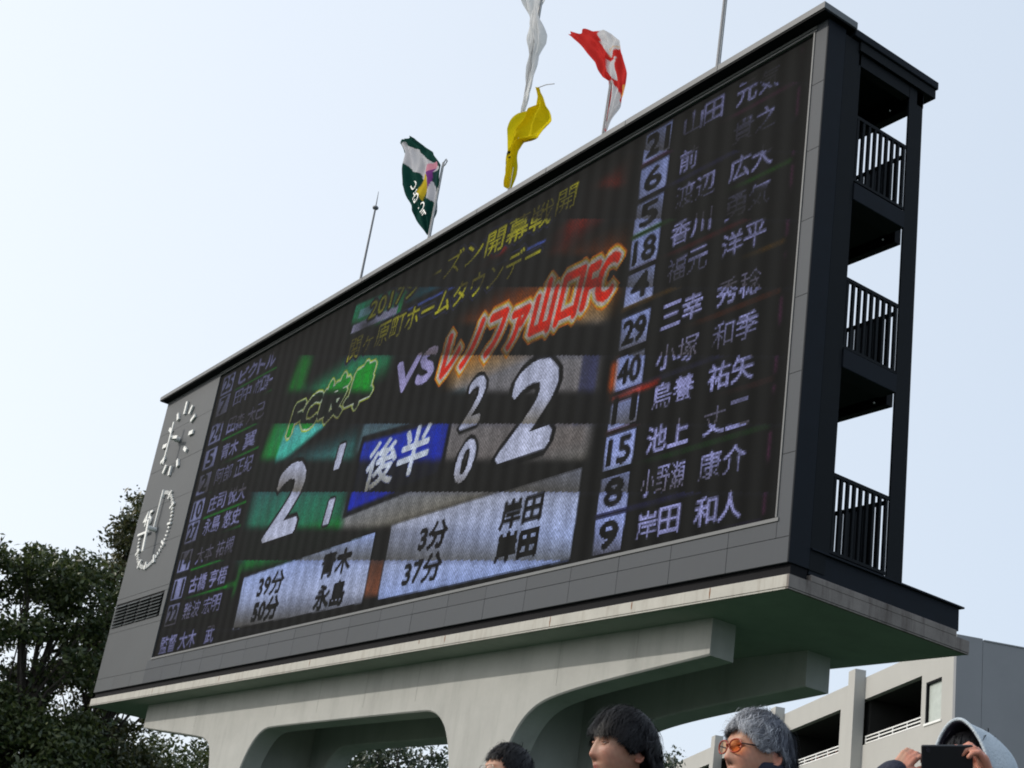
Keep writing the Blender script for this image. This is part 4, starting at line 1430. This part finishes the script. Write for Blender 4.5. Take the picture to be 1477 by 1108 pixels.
M['amber'] = glass_mat("amber lens", (1.0, 0.60, 0.34), 0.08)
M['clear'] = glass_mat("clear lens", (0.93, 0.93, 0.95), 0.10)


def hair_mat(name, c1, c2, rough=0.35):
    m = leaf_mat(name, c1, c2)
    m.node_tree.nodes["Principled BSDF"].inputs["Roughness"].default_value = rough
    m.node_tree.nodes["Mix Shader"].inputs[0].default_value = 0.0
    return m


def hair_attr(name, dark, light, rough, spec, fade):
    m = attr_mat(name, rough=rough, spec=spec)
    m["dark"], m["light"], m["fade"] = dark, light, fade
    return m


M['hair_black'] = hair_attr("black hair", (0.002, 0.002, 0.003), (0.007, 0.0065, 0.008), 0.5, 0.22, 0.0)
M['hair_grey'] = hair_attr("grey hair", (0.022, 0.026, 0.045), (0.46, 0.48, 0.52), 0.6, 0.3, 1.0)


def head_surface(hc, jaw=1.0, nose=1.0, nu=150, nv=110):
    """closed head mesh facing -Y around hc"""
    V = []
    for j in range(nv + 1):
        th = math.pi * j / nv
        for i in range(nu):
            ph = 2 * math.pi * i / nu
            dx, dy, dz = math.sin(th) * math.cos(ph), math.sin(th) * math.sin(ph), math.cos(th)
            z = 0.118 * dz
            wx, wyf, wyb = 0.0765, 0.092, 0.104
            if z < 0:
                t = -z / 0.118
                wx *= 1 - 0.30 * t ** 1.6 * jaw
                wyb *= 1 - 0.42 * t ** 0.9
                wyf *= 1 + 0.10 * t
            sp = 0.86
            sx = math.copysign(abs(dx) ** sp, dx)
            sy = math.copysign(abs(dy) ** sp, dy)
            x = wx * sx
            y = (wyf if dy < 0 else wyb) * sy
            if dy < 0:
                fr = min(1.0, max(0.0, -dy * 1.6 - 0.2))
                g = lambda a, s: math.exp(-(a / s) ** 2)
                disp = 0
                # nose
                if -0.052 < z < 0.03:
                    if z > -0.030:
                        k = (0.026 - z) / 0.056
                        hgt = 0.003 + 0.019 * max(0, k)
                    else:
                        k = (z + 0.046) / 0.016
                        hgt = 0.022 * max(0, min(1, k)) ** 0.7
                    wn = 0.0085 + 0.0095 * max(0, min(1, (0.02 - z) / 0.05))
                    disp += hgt * g(x, wn) * nose
                disp -= 0.0085 * (g(x - 0.031, 0.016) + g(x + 0.031, 0.016)) * g(z - 0.010, 0.011)
                disp += 0.0045 * (g(x - 0.03, 0.022) + g(x + 0.03, 0.022)) * g(z - 0.031, 0.008)
                disp += 0.004 * (g(x - 0.042, 0.018) + g(x + 0.042, 0.018)) * g(z + 0.02, 0.018)
                disp += 0.0065 * g(x, 0.022) * (g(z + 0.0585, 0.0048) + 1.05 * g(z + 0.069, 0.0055))
                disp -= 0.004 * g(x, 0.024) * g(z + 0.0637, 0.0022)
                disp -= 0.003 * g(x, 0.02) * g(z + 0.080, 0.006)
                disp += 0.007 * g(x, 0.022) * g(z + 0.100, 0.013)
                y -= disp * fr
            V.append((hc[0] + x, hc[1] + y, hc[2] + z))
    F = []
    for j in range(nv):
        for i in range(nu):
            i2 = (i + 1) % nu
            F.append((j * nu + i, j * nu + i2, (j + 1) * nu + i2, (j + 1) * nu + i))
    return V, F


def ear(mb, hc, s):
    # outer rim, lobe and bowl
    pts = []
    for k in range(9):
        t = rad(-60 + k * 33)
        pts.append((hc[0] + s * (0.079 + 0.010 * max(0, math.sin(t * 0.7))), hc[1] + 0.016 + 0.0155 * math.sin(t) + 0.004 * math.cos(t), hc[2] - 0.008 + 0.028 * math.cos(t)))
    mb.limb(pts, [0.0045, 0.0042, 0.0045, 0.0045, 0.0045, 0.005, 0.0055, 0.006, 0.006], 8)
    mb.ball((hc[0] + s * 0.077, hc[1] + 0.014, hc[2] - 0.008), (0.006, 0.013, 0.022), 10, 8)


def hand(mb, W0, palm_dir, finger_dir, thumb_side, curl, s=1.0, spread=0.16, curls=None):
    """palm and five separate bent fingers; palm_dir is where the palm faces"""
    f = Vector(finger_dir).normalized()
    n = Vector(palm_dir).normalized()
    n = (n - f * n.dot(f)).normalized()
    t = Vector(thumb_side).normalized()
    t = (t - f * t.dot(f) - n * t.dot(n)).normalized()
    W0 = Vector(W0)
    k1 = W0 + f * 0.085 * s
    for a in (-0.028, -0.010, 0.009, 0.027):
        mb.limb([W0 + t * a * 0.75 * s, k1 + t * a * s], [0.0155 * s, 0.0125 * s], 10)
    lens = ((0.030, 0.070), (0.010, 0.078), (-0.010, 0.072), (-0.029, 0.056))
    for i, (a, ln) in enumerate(lens):
        cv = curls[i] if curls else curl
        p = k1 + t * a * s
        d = (f + t * a * spread * 20 * 0.3).normalized()
        pts, R = [p - d * 0.01], [0.0105 * s]
        for q, (fr, cc) in enumerate(((0.45, 0.45), (0.3, 1.0), (0.25, 0.7))):
            d = (Quaternion(d.cross(n).normalized(), cv * cc) @ d).normalized()
            p = p + d * ln * fr * s
            pts.append(p)
            R.append((0.0092, 0.0082, 0.0068)[q] * s)
        mb.limb(pts, R, 10)
    # thumb
    p = W0 + f * 0.022 * s + t * 0.026 * s
    d = (t * 0.75 + f * 0.65 + n * 0.25).normalized()
    p1 = p + d * 0.034 * s
    d2 = (t * 0.25 + f * 0.95 + n * 0.35).normalized()
    p2 = p1 + d2 * 0.030 * s
    p3 = p2 + (d2 + n * 0.2).normalized() * 0.022 * s
    mb.limb([p, p1, p2, p3], [0.0150 * s, 0.0112 * s, 0.0098 * s, 0.0078 * s], 10)


def skull(d, hc, o=0.0):
    d = d / np.linalg.norm(d, axis=-1, keepdims=True)
    wy = np.where(d[..., 1] < 0, 0.092, 0.104)
    R = np.stack([np.full(wy.shape, 0.0765), wy, np.full(wy.shape, 0.118)], -1) + o
    e = d / np.sqrt(((d / R) ** 2).sum(-1, keepdims=True))
    return e + np.array(hc)


def hair(parent, hc, m, n=9000, T=0.02, length=0.55, fringe=0.0, back=-0.085, side=-0.012, front=0.066, droop=0.03, wid=0.0016, seed=1, messy=0.25, wav=0.0, stop=(0.012, 0.012, 0.008, 0.015, 0.03)):
    r = np.random.default_rng(seed)
    hc = np.array(hc)
    crown = np.array([0.0, 0.45, 0.9]); crown /= np.linalg.norm(crown)

    def limit(d):
        # lowest hair-root height by direction around the head
        a = np.arctan2(d[:, 0], -d[:, 1])        # 0 = face
        aa = np.abs(a)
        return np.interp(aa, [0, 0.65, 1.0, 1.35, 1.75, 2.1, 3.15], [front, front - 0.004, 0.03, side, side + 0.022, back * 0.8, back])
    # under-cap
    nu, nv = 72, 44
    th = np.linspace(0.0, 2.9, nv)
    ph = np.linspace(0, 2 * math.pi, nu, endpoint=False)
    TT, PP = np.meshgrid(th, ph, indexing='ij')
    D = np.stack([np.sin(TT) * np.cos(PP), np.sin(TT) * np.sin(PP), np.cos(TT)], -1)
    Pp = skull(D, hc)
    lim = limit(D.reshape(-1, 3)).reshape(nv, nu)
    over = (Pp[..., 2] - hc[2]) - lim
    off_ = np.clip(over / 0.03, 0, 1) * T * 0.72 + 0.0015
    Po = skull(D, hc, 0.0)
    Po = Po + D * off_[..., None]
    keep = over > -0.003
    idx = np.arange(nv * nu).reshape(nv, nu)
    F = []
    for j in range(nv - 1):
        for i in range(nu):
            i2 = (i + 1) % nu
            if keep[j, i] and keep[j, i2] and keep[j + 1, i] and keep[j + 1, i2]:
                F.append((idx[j, i], idx[j + 1, i], idx[j + 1, i2], idx[j, i2]))
    V = [Po.reshape(-1, 3)]
    Fs = [np.array(F)]
    # strands
    d = r.normal(size=(n * 3, 3))
    d /= np.linalg.norm(d, axis=1)[:, None]
    p = skull(d, hc)
    ok = (p[:, 2] - hc[2]) > limit(d)
    d = d[ok][:n]
    n = len(d)
    K = 6
    side_v = np.cross(d, crown)
    ax = side_v / (np.linalg.norm(side_v, axis=1)[:, None] + 1e-6)
    tang = np.cross(d, ax) * 1.0          # away from the crown
    tang = -tang
    sgn = np.sign(((d + tang * 0.1) @ crown) - (d @ crown))
    tang = tang * (-sgn)[:, None]
    # parting flow with locks: nearby roots share a deviation
    lock = r.normal(size=(260, 3)); lock /= np.linalg.norm(lock, axis=1)[:, None]
    li = np.argmax(d @ lock.T, axis=1)
    dev = r.normal(size=(260,)) * messy
    tang = tang + ax * (dev[li] + r.normal(size=n) * messy * 0.35)[:, None]
    ln = length * (0.75 + 0.5 * r.random(260)[li]) * r.uniform(0.8, 1.1, n)
    frontness = np.clip(-d[:, 1] * 1.5 - 0.3, 0, 1)
    ln = ln * (1 + fringe * frontness)
    frozen = np.zeros(n, dtype=bool)
    sv = (0.2 + 1.5 * r.random(260)[li] ** 1.3) * r.uniform(0.7, 1.3, n)
    cur = d.copy()
    lift = (r.random(n) ** 0.5) * T * (0.8 + 0.4 * r.random(260)[li])
    fly = r.random(n) < 0.035
    lift = np.where(fly, lift + 0.006 + 0.012 * r.random(n), lift)
    P0 = skull(cur, hc)
    pts = [P0]
    for k in range(1, K):
        t = k / (K - 1)
        dd = d + tang * (ln * t)[:, None]
        dd /= np.linalg.norm(dd, axis=1)[:, None]
        q = skull(dd, hc)
        o = lift * min(1, t * 2.2)
        q = q + dd * o[:, None]
        # below the widest line the hair hangs instead of hugging the skull
        low = np.clip(-(q[:, 2] - hc[2] + 0.0) / 0.05, 0, 1)
        q[:, :2] = q[:, :2] + (dd[:, :2] * (droop * low * 0.5)[:, None])
        if wav:
            q += ax * (np.sin(t * 7 + li) * wav)[:, None]
        if stop is not None:
            lo = (q[:, 2] - hc[2]) < (limit(dd) - np.interp(np.abs(np.arctan2(dd[:, 0], -dd[:, 1])), [0, 0.7, 1.2, 1.9, 3.15], stop) * sv)
            frozen |= lo
            q = np.where(frozen[:, None], pts[-1] + (q - pts[-1]) * 0.02, q)
        pts.append(q)
    pts = np.stack(pts, 1)              # n,K,3
    tan = np.gradient(pts, axis=1)
    wdir = np.cross(tan, (pts - hc))
    wdir /= np.linalg.norm(wdir, axis=2)[..., None] + 1e-9
    w = wid * np.linspace(1.0, 0.25, K)[None, :, None] * r.uniform(0.7, 1.4, n)[:, None, None]
    A, B = pts - wdir * w, pts + wdir * w
    VV = np.stack([A, B], 2).reshape(-1, 3)     # n,K,2
    base = len(V[0])
    i0 = (np.arange(n)[:, None] * K + np.arange(K - 1)[None, :]).ravel() * 2 + base
    Fs.append(np.stack([i0, i0 + 1, i0 + 3, i0 + 2], 1))
    V.append(VV)
    me = raw_mesh("hair", np.concatenate(V), np.concatenate(Fs), m, smooth=True)
    dark, light = np.array(m["dark"]), np.array(m["light"])
    tcap = np.full(base, 0.12)
    tl = np.clip(r.random(260)[li] * 0.6 + r.random(n) * 0.5 + m["fade"] * (-d[:, 1] * 0.45 - 0.1), 0, 1)
    tt = np.concatenate([tcap, np.repeat(tl, K * 2)])[:, None]
    point_color(me, dark * (1 - tt) + light * tt)
    return link("hair", me, parent)


def eyes(root, hc, look=0.0):
    for s in (-1, 1):
        c = (hc[0] + s * 0.031, hc[1] - 0.0745, hc[2] + 0.0095)
        e = MB().ball(c, (0.0115, 0.0112, 0.0080), 16, 12).build("eye", M['eye'], root, smooth=True)
        MB().ball((c[0], c[1] - 0.0078, c[2]), (0.0058, 0.0045, 0.0055), 12, 8).build("iris", M['iris'], e, smooth=True)
        # upper lid
        lid = MB()
        lid.limb([(c[0] - s * 0.015, c[1] - 0.002, c[2] + 0.001), (c[0] - s * 0.007, c[1] - 0.0115, c[2] + 0.0040), (c[0] + s * 0.005, c[1] - 0.0110, c[2] + 0.0044), (c[0] + s * 0.0165, c[1] - 0.001, c[2] + 0.001)],
                 [0.0018, 0.0040, 0.0040, 0.0018], 8)
        lid.build("eyelid", M['lidskin'], root, smooth=True)
        lid = MB()
        lid.limb([(c[0] - s * 0.013, c[1] - 0.003, c[2] - 0.001), (c[0], c[1] - 0.0105, c[2] - 0.0050), (c[0] + s * 0.014, c[1] - 0.001, c[2] - 0.001)], [0.0014, 0.0028, 0.0014], 8)
        lid.build("eyelid", M['lidskin'], root, smooth=True)


M['lidskin'] = mat("eyelid skin", (0.34, 0.17, 0.115), 0.5, sub=0.1)


def brows(root, hc, m, seed=0):
    r = np.random.default_rng(seed)
    b = MB()
    for s in (-1, 1):
        for k in range(170):
            t = r.random()
            x = hc[0] + s * (0.014 + 0.034 * t)
            z = hc[2] + 0.029 + 0.004 * math.sin(t * 2.6) + r.normal() * 0.0014
            y = hc[1] - 0.0885 + 0.02 * t * t + 0.004 * t
            b.tube([(x, y, z), (x + s * 0.006, y + 0.0018, z + 0.001)], [0.0008, 0.0003], 3)
    b.build("eyebrows", m, root)


def glasses(root, hc, rim, arm, lens, w=0.0265, h=0.019, r=0.0016):
    g = empty_child("spectacles", root)
    for s in (-1, 1):
        c = Vector((hc[0] + s * 0.034, hc[1] - 0.103, hc[2] + 0.006))
        ring = []
        for k in range(21):
            t = 2 * math.pi * k / 20
            ex = math.copysign(abs(math.cos(t)) ** 0.8, math.cos(t)); ez = math.copysign(abs(math.sin(t)) ** 0.8, math.sin(t))
            ring.append((c.x + w * ex, c.y + 0.006 * (ex * s + 1) * 0.5 * 1.0, c.z + h * ez))
        MB().tube(ring, r, 6).build("rim", rim, g, smooth=True)
        v = ring[:20]
        n0 = len(v)
        MB().add(v, [tuple(range(n0))]).build("lens", lens, g)
        MB().tube([(c.x + s * w, c.y + 0.006, c.z + 0.006), (hc[0] + s * 0.0725, hc[1] - 0.06, c.z + 0.006), (hc[0] + s * 0.081, hc[1] + 0.0, c.z + 0.004), (hc[0] + s * 0.082, hc[1] + 0.028, c.z - 0.008)], r * 1.05, 6).build("arm", arm, g, smooth=True)
    MB().tube([(hc[0] - 0.009, hc[1] - 0.104, hc[2] + 0.010), (hc[0], hc[1] - 0.108, hc[2] + 0.012), (hc[0] + 0.009, hc[1] - 0.104, hc[2] + 0.010)], r, 6).build("bridge", rim, g, smooth=True)


def empty_child(name, parent):
    o = bpy.data.objects.new(name, None)
    COL.objects.link(o)
    o.parent = parent
    return o


SK = np.array([0.47, 0.255, 0.175], dtype=np.float32)


def person(label, pos, yaw, h, tone=1.0, jacket='black_cloth', arms='down', collar=0.0, pitch=0.0, voxel=0.0042, wide=1.0, hands=None, elbows=None):
    """pos: ground point; local -Y is where the person faces (yaw about Z)"""
    root = empty("person", pos, yaw)
    tag(root, label, "person", "spectators in front of the scoreboard")
    k = h / 1.72
    hc = (0.0, -0.02, h - 0.135)
    b = MB()
    V, F = head_surface(hc)
    b.add(V, F)
    for s in (-1, 1):
        ear(b, hc, s)
    b.rings([(1.36 * k, 0, 0.02, .075, .07), (1.46 * k, 0, 0.015, .062, .064), (h - .20, 0, 0.012, .056, .060), (h - .15, 0, 0.02, .052, .055)], 24)
    b.rings([(0.86 * k, 0, 0.01, .12, .09), (0.95 * k, 0, 0.01, .165, .115), (1.10 * k, 0, 0.0, .14, .10), (1.28 * k, 0, 0.0, .17 * wide, .115), (1.39 * k, 0, 0.01, .175 * wide, .09), (1.44 * k, 0, 0.015, .09, .07)], 28)
    for s in (-1, 1):
        b.limb([(s * .09, 0, .90 * k), (s * .10, -.01, .50 * k), (s * .10, .015, .28 * k), (s * .10, .02, .09)], [.085, .058, .055, .038], 14)
        b.limb([(s * .10, .03, .045), (s * .105, -.10, .03)], [.04, .028], 10)
    elb, wr = [], []
    for i, s in enumerate((-1, 1)):
        sh = Vector((s * .185 * wide, 0.01, 1.385 * k))
        if hands is None:
            e = Vector((s * .24 * wide, 0.03, 1.08 * k)); w = Vector((s * .25, -0.06, 0.84 * k))
            hand(b, w, (-s, 0, 0), (0, -0.25, -1), (0, -1, 0), 0.35)
        else:
            e = Vector(elbows[i]); w = Vector(hands[i][0])
            hand(b, w, *hands[i][1:5], **hands[i][5])
        elb.append(e); wr.append(w)
        b.limb([sh, sh.lerp(e, .5), e, e.lerp(w, .5), w], [.052, .046, .038, .034, .024], 14)
    me = remesh(b, voxel, 1)
    me.name = "body"
    co = np.zeros(len(me.vertices) * 3, dtype=np.float32)
    me.vertices.foreach_get("co", co)
    co = co.reshape(-1, 3)
    x, y, z = co[:, 0] - hc[0], co[:, 1] - hc[1], co[:, 2] - hc[2]
    cols = np.tile(SK * tone, (len(co), 1))
    g = lambda a, s: np.exp(-(a / s) ** 2)
    front = (y < -0.03) & (np.abs(z) < 0.12)
    lips = g(x, 0.023) ** 2 * g(z + 0.0635, 0.009) * front * 1.1
    lips = np.clip(lips, 0, 1)[:, None]
    cols = cols * (1 - lips) + np.array([0.33, 0.105, 0.09]) * tone * lips
    blush = ((g(x - 0.042, 0.022) + g(x + 0.042, 0.022)) * g(z + 0.025, 0.025) + g(x, 0.014) * g(z + 0.034, 0.012) * 1.2) * front
    blush = np.clip(blush, 0, 1)[:, None] * 0.45
    cols = cols * (1 - blush) + np.array([0.45, 0.16, 0.12]) * tone * blush
    nost = (g(np.abs(x) - 0.0075, 0.0035) * g(z + 0.0445, 0.004)) * (y < -0.085)
    cols = cols * (1 - np.clip(nost, 0, 1)[:, None] * 0.8)
    ears = np.clip((np.abs(x) - 0.077) / 0.004, 0, 1)[:, None] * (np.abs(z) < 0.06)[:, None] * 0.5
    cols = cols * (1 - ears) + np.array([0.5, 0.16, 0.11]) * tone * ears
    far = (z < -0.4)[:, None] * 1.0
    mot = np.sin(co[:, :1] * 90 + 2 * np.sin(co[:, 2:] * 70)) * np.sin(co[:, 2:] * 110 + co[:, 1:2] * 60)
    cols = cols * (1 + mot * np.array([0.03, 0.09, 0.10]))
    cols *= 1 + 0.06 * np.sin(co[:, :1] * 300 + co[:, 2:] * 170) * np.sin(co[:, 1:2] * 260)
    point_color(me, cols)
    me.materials.clear()
    me.materials.append(M['skin'])
    link("body", me, root)
    # clothes: jacket with sleeves, trousers, shoes
    j = MB()
    j.rings([(0.80 * k, 0, 0.01, .19, .145), (0.95 * k, 0, 0.01, .20, .15), (1.10 * k, 0, 0.0, .195 * wide, .145), (1.28 * k, 0, 0.0, .215 * wide, .15), (1.38 * k, 0, 0.01, .205 * wide, .125),
             (1.43 * k, 0, 0.015, .14, .105), (1.455 * k + collar * .3, 0, 0.018, .092, .088), (1.475 * k + collar, 0, 0.02, .086 + collar * .15, .085 + collar * .15)], 32)
    for i, s in enumerate((-1, 1)):
        sh = Vector((s * .185 * wide, 0.01, 1.375 * k))
        e, w = elb[i], wr[i]
        j.limb([sh, sh.lerp(e, .5), e, e.lerp(w, .5), e.lerp(w, .97)], [.074, .066, .058, .050, .040], 16)
    me = remesh(j, 0.011, 3)
    me.name = "jacket"
    me.materials.clear()
    me.materials.append(M[jacket])
    link("jacket", me, root)
    t = MB()
    t.rings([(0.74 * k, 0, 0.01, .13, .10), (0.84 * k, 0, 0.01, .185, .135), (0.97 * k, 0, 0.01, .18, .13)], 28)
    for s in (-1, 1):
        t.limb([(s * .09, 0, .84 * k), (s * .10, -.01, .50 * k), (s * .10, .015, .28 * k), (s * .10, .02, .14)], [.105, .082, .075, .068], 16)
    me = remesh(t, 0.013, 2)
    me.name = "trousers"
    me.materials.clear()
    me.materials.append(M['trouser'])
    link("trousers", me, root)
    for s in (-1, 1):
        MB().limb([(s * .10, .045, .05), (s * .105, -.06, .045), (s * .108, -.14, .038)], [.05, .05, .038], 14).build("shoe", M['shoe'], root, smooth=True)
    return root, hc


def yaw_of(d):
    # local -Y onto world direction d
    return math.atan2(d[0], -d[1])


def build_people():
    left = Vector((-0.574, -0.806))
    tocam = Vector((0.85, -0.53))

    def face(a):
        v = left * math.sin(rad(a)) + tocam * math.cos(rad(a))
        return yaw_of(v)
    # man with glasses, farther away
    r, hc = person("farther man with short black hair and thin metal glasses in front of the concrete leg", (7.226, -8.48, GZ), face(62), 1.735, tone=1.05)
    hair(r, hc, M['hair_black'], n=7000, T=0.017, length=0.38, front=0.058, back=-0.085, side=-0.02, seed=2, messy=0.2)
    eyes(r, hc)
    brows(r, hc, M['hair_far'], 1)
    glasses(r, hc, M['gold'], M['gold'], M['clear'])
    # man with full black hair
    r, hc = person("man with full shaggy black hair and no glasses looking left, second face from the left", (8.488, -8.925, GZ), face(66), 1.70, tone=0.8, jacket='brown_cloth', wide=1.05)
    hair(r, hc, M['hair_black'], n=26000, T=0.028, length=0.8, fringe=0.0, front=0.060, back=-0.105, side=-0.010, droop=0.04, seed=4, messy=0.5, wid=0.0011, stop=(0.034, 0.03, 0.010, 0.012, 0.03))
    eyes(r, hc)
    brows(r, hc, M['hair_far'], 2)
    # man with grey hair and orange glasses
    r, hc = person("grey haired man in orange rimmed amber glasses and a dark collared jacket", (8.782, -8.642, GZ), face(66), 1.738, tone=1.0, jacket='navy_cloth', collar=0.085, wide=1.12)
    hair(r, hc, M['hair_grey'], n=24000, T=0.026, length=0.55, fringe=-0.2, front=0.068, back=-0.1, side=0.004, seed=6, messy=0.6, wid=0.001, wav=0.0035, stop=(0.014, 0.02, 0.016, 0.014, 0.03))
    eyes(r, hc)
    brows(r, hc, M['brow_grey'], 3)
    glasses(r, hc, M['rim_or'], M['rim_dk'], M['amber'], w=0.027, h=0.0195, r=0.0024)
    # hooded person with phone
    yaw = face(56)
    pos = Vector((9.40, -8.42, GZ))
    Rz = Matrix.Rotation(yaw, 3, 'Z')
    inv = Rz.transposed()
    # phone centre in the world, then in the person's frame
    ph_w = CAM + (right * (1366 - 738.5) / FPX - up * (1094 - 554) / FPX + fwd) * 3.66
    pl = inv @ (ph_w - pos)
    rx, uz, out_ = inv @ right, inv @ up, inv @ (-fwd)
    out_h = out_
    hx, hz = 0.066, 0.0345
    pL = pl - rx * (hx + 0.0)          # edge at image left
    pR = pl + rx * (hx + 0.0)
    # image-left hand: pinches the left end, wrist lower-left
    wl = pL - rx * 0.066 - uz * 0.040 - out_h * 0.02
    hl = (wl + rx * 0.008, out_h * -0.5 + rx * 0.6, rx * 0.62 + uz * 0.62 - out_h * 0.25, rx * 0.9 - uz * 0.5, 0.75, dict(s=0.64, curls=(1.0, 0.85, 0.9, 0.8)))
    # image-right hand: grips the right end, fingers arch over the top edge
    wr_ = pR + rx * 0.052 - uz * 0.070 - out_h * 0.02
    hr = (wr_, -rx * 0.9 - uz * 0.2, uz * 0.95 - rx * 0.34 + out_h * 0.10, -out_h * 0.9 - rx * 0.2, 1.0, dict(s=0.95, curls=(1.25, 1.05, 1.0, 0.95)))
    eL = wl - rx * 0.14 - uz * 0.20 - out_h * 0.10
    eR = wr_ + rx * 0.12 - uz * 0.24 - out_h * 0.06
    r, hc = person("person in a pale grey hood photographing with a black phone held in both hands", pos, yaw, 1.70, tone=1.0, jacket='navy_cloth', hands=[hl, hr], elbows=[eL, eR], voxel=0.0034)
    hair(r, hc, M['hair_black'], n=5000, T=0.016, length=0.5, fringe=0.4, front=0.05, seed=9)
    eyes(r, hc)
    # hood: shell round the head with a rolled opening
    nu, nv = 48, 20
    V, F = [], []
    for lay, o in ((0, 0.0), (1, -0.008)):
        for j in range(nv + 1):
            t = j / nv
            for i in range(nu + 1):
                u = i / nu
                # from the face opening (t=0) back round the head (t=1); u sweeps chin - top - chin
                a = (u - 0.5) * 2 * rad(152)
                ry = 0.092 + 0.010 * math.sin(t * 3) + o
                rz_ = 0.126 + o
                w = math.cos(t * math.pi / 2 * 0.97) ** 0.55
                yy = -0.070 + 0.185 * math.sin(t * math.pi / 2) ** 0.9
                peak = 0.018 * max(0, math.cos(a)) ** 4 * (1 - t)
                wr = 1 + 0.035 * math.sin(9 * u + 4 * t) + 0.022 * math.sin(23 * u + 9 * t) * math.sin(3.1 * t) + 0.018 * math.sin(14 * t + 5 * u)
                x = math.sin(a) * ry * w * wr
                z = math.cos(a) * rz_ * w * (1 if math.cos(a) > 0 else 1.15) * (0.5 + 0.5 * wr) + peak
                if abs(a) < 1.8:
                    yy -= 0.02 * math.cos(a) * (1 - t)
                V.append((hc[0] + x, hc[1] + yy + 0.02, hc[2] + z + 0.005))
    N1 = (nv + 1) * (nu + 1)
    outer, inner = [], []
    for j in range(nv):
        for i in range(nu):
            a = j * (nu + 1) + i
            outer.append((a, a + nu + 1, a + nu + 2, a + 1))
            inner.append((a + N1, a + 1 + N1, a + nu + 2 + N1, a + nu + 1 + N1))
    rimf = [(i, i + 1, i + 1 + N1, i + N1) for i in range(nu)]
    me = bpy.data.meshes.new("hood")
    me.from_pydata(V, [], outer + inner + rimf)
    me.materials.append(M['hood_cloth'])
    me.materials.append(M['lining'])
    for i, p in enumerate(me.polygons):
        p.material_index = 0 if i < len(outer) else 1
    me.shade_smooth()
    hd = link("hood", me, r)
    # dark band along the edge
    edge = MB()
    edge.tube([V[i] for i in range(0, nu + 1)], 0.005, 8)
    edge.build("hood_edge", M['hood_cloth'], r, smooth=True)
    fl = MB()
    q = np.random.default_rng(3)
    for k in range(160):
        a = q.uniform(0.3, 1.0)
        p = Vector((hc[0] - 0.10 * math.cos(a) , hc[1] - 0.03 + q.normal() * 0.025, hc[2] - 0.10 - 0.03 * a + q.normal() * 0.01))
        fl.tube([p, p + Vector(q.normal(size=3)) * 0.014], [0.004, 0.001], 4)
    fl.build("fleece_trim", M['fur'], r)
    # phone: a thing of its own, held in the hands
    ph = empty("phone", ph_w)
    ph.matrix_world = Matrix.Translation(ph_w) @ Matrix((right, -fwd * -1.0, up)).transposed().to_4x4()
    tag(ph, "black phone held sideways in both hands of the hooded person", "phone")
    b = MB().box(-hx, hx, -0.004, 0.004, -hz, hz).build("case", M['phone'], ph, bevel=0.0025)
    MB().tube([(-hx + 0.016, -0.0055, hz - 0.012), (-hx + 0.016, -0.004, hz - 0.012)], 0.006, 14).build("camera_lens", M['lens'], ph)
build_people()
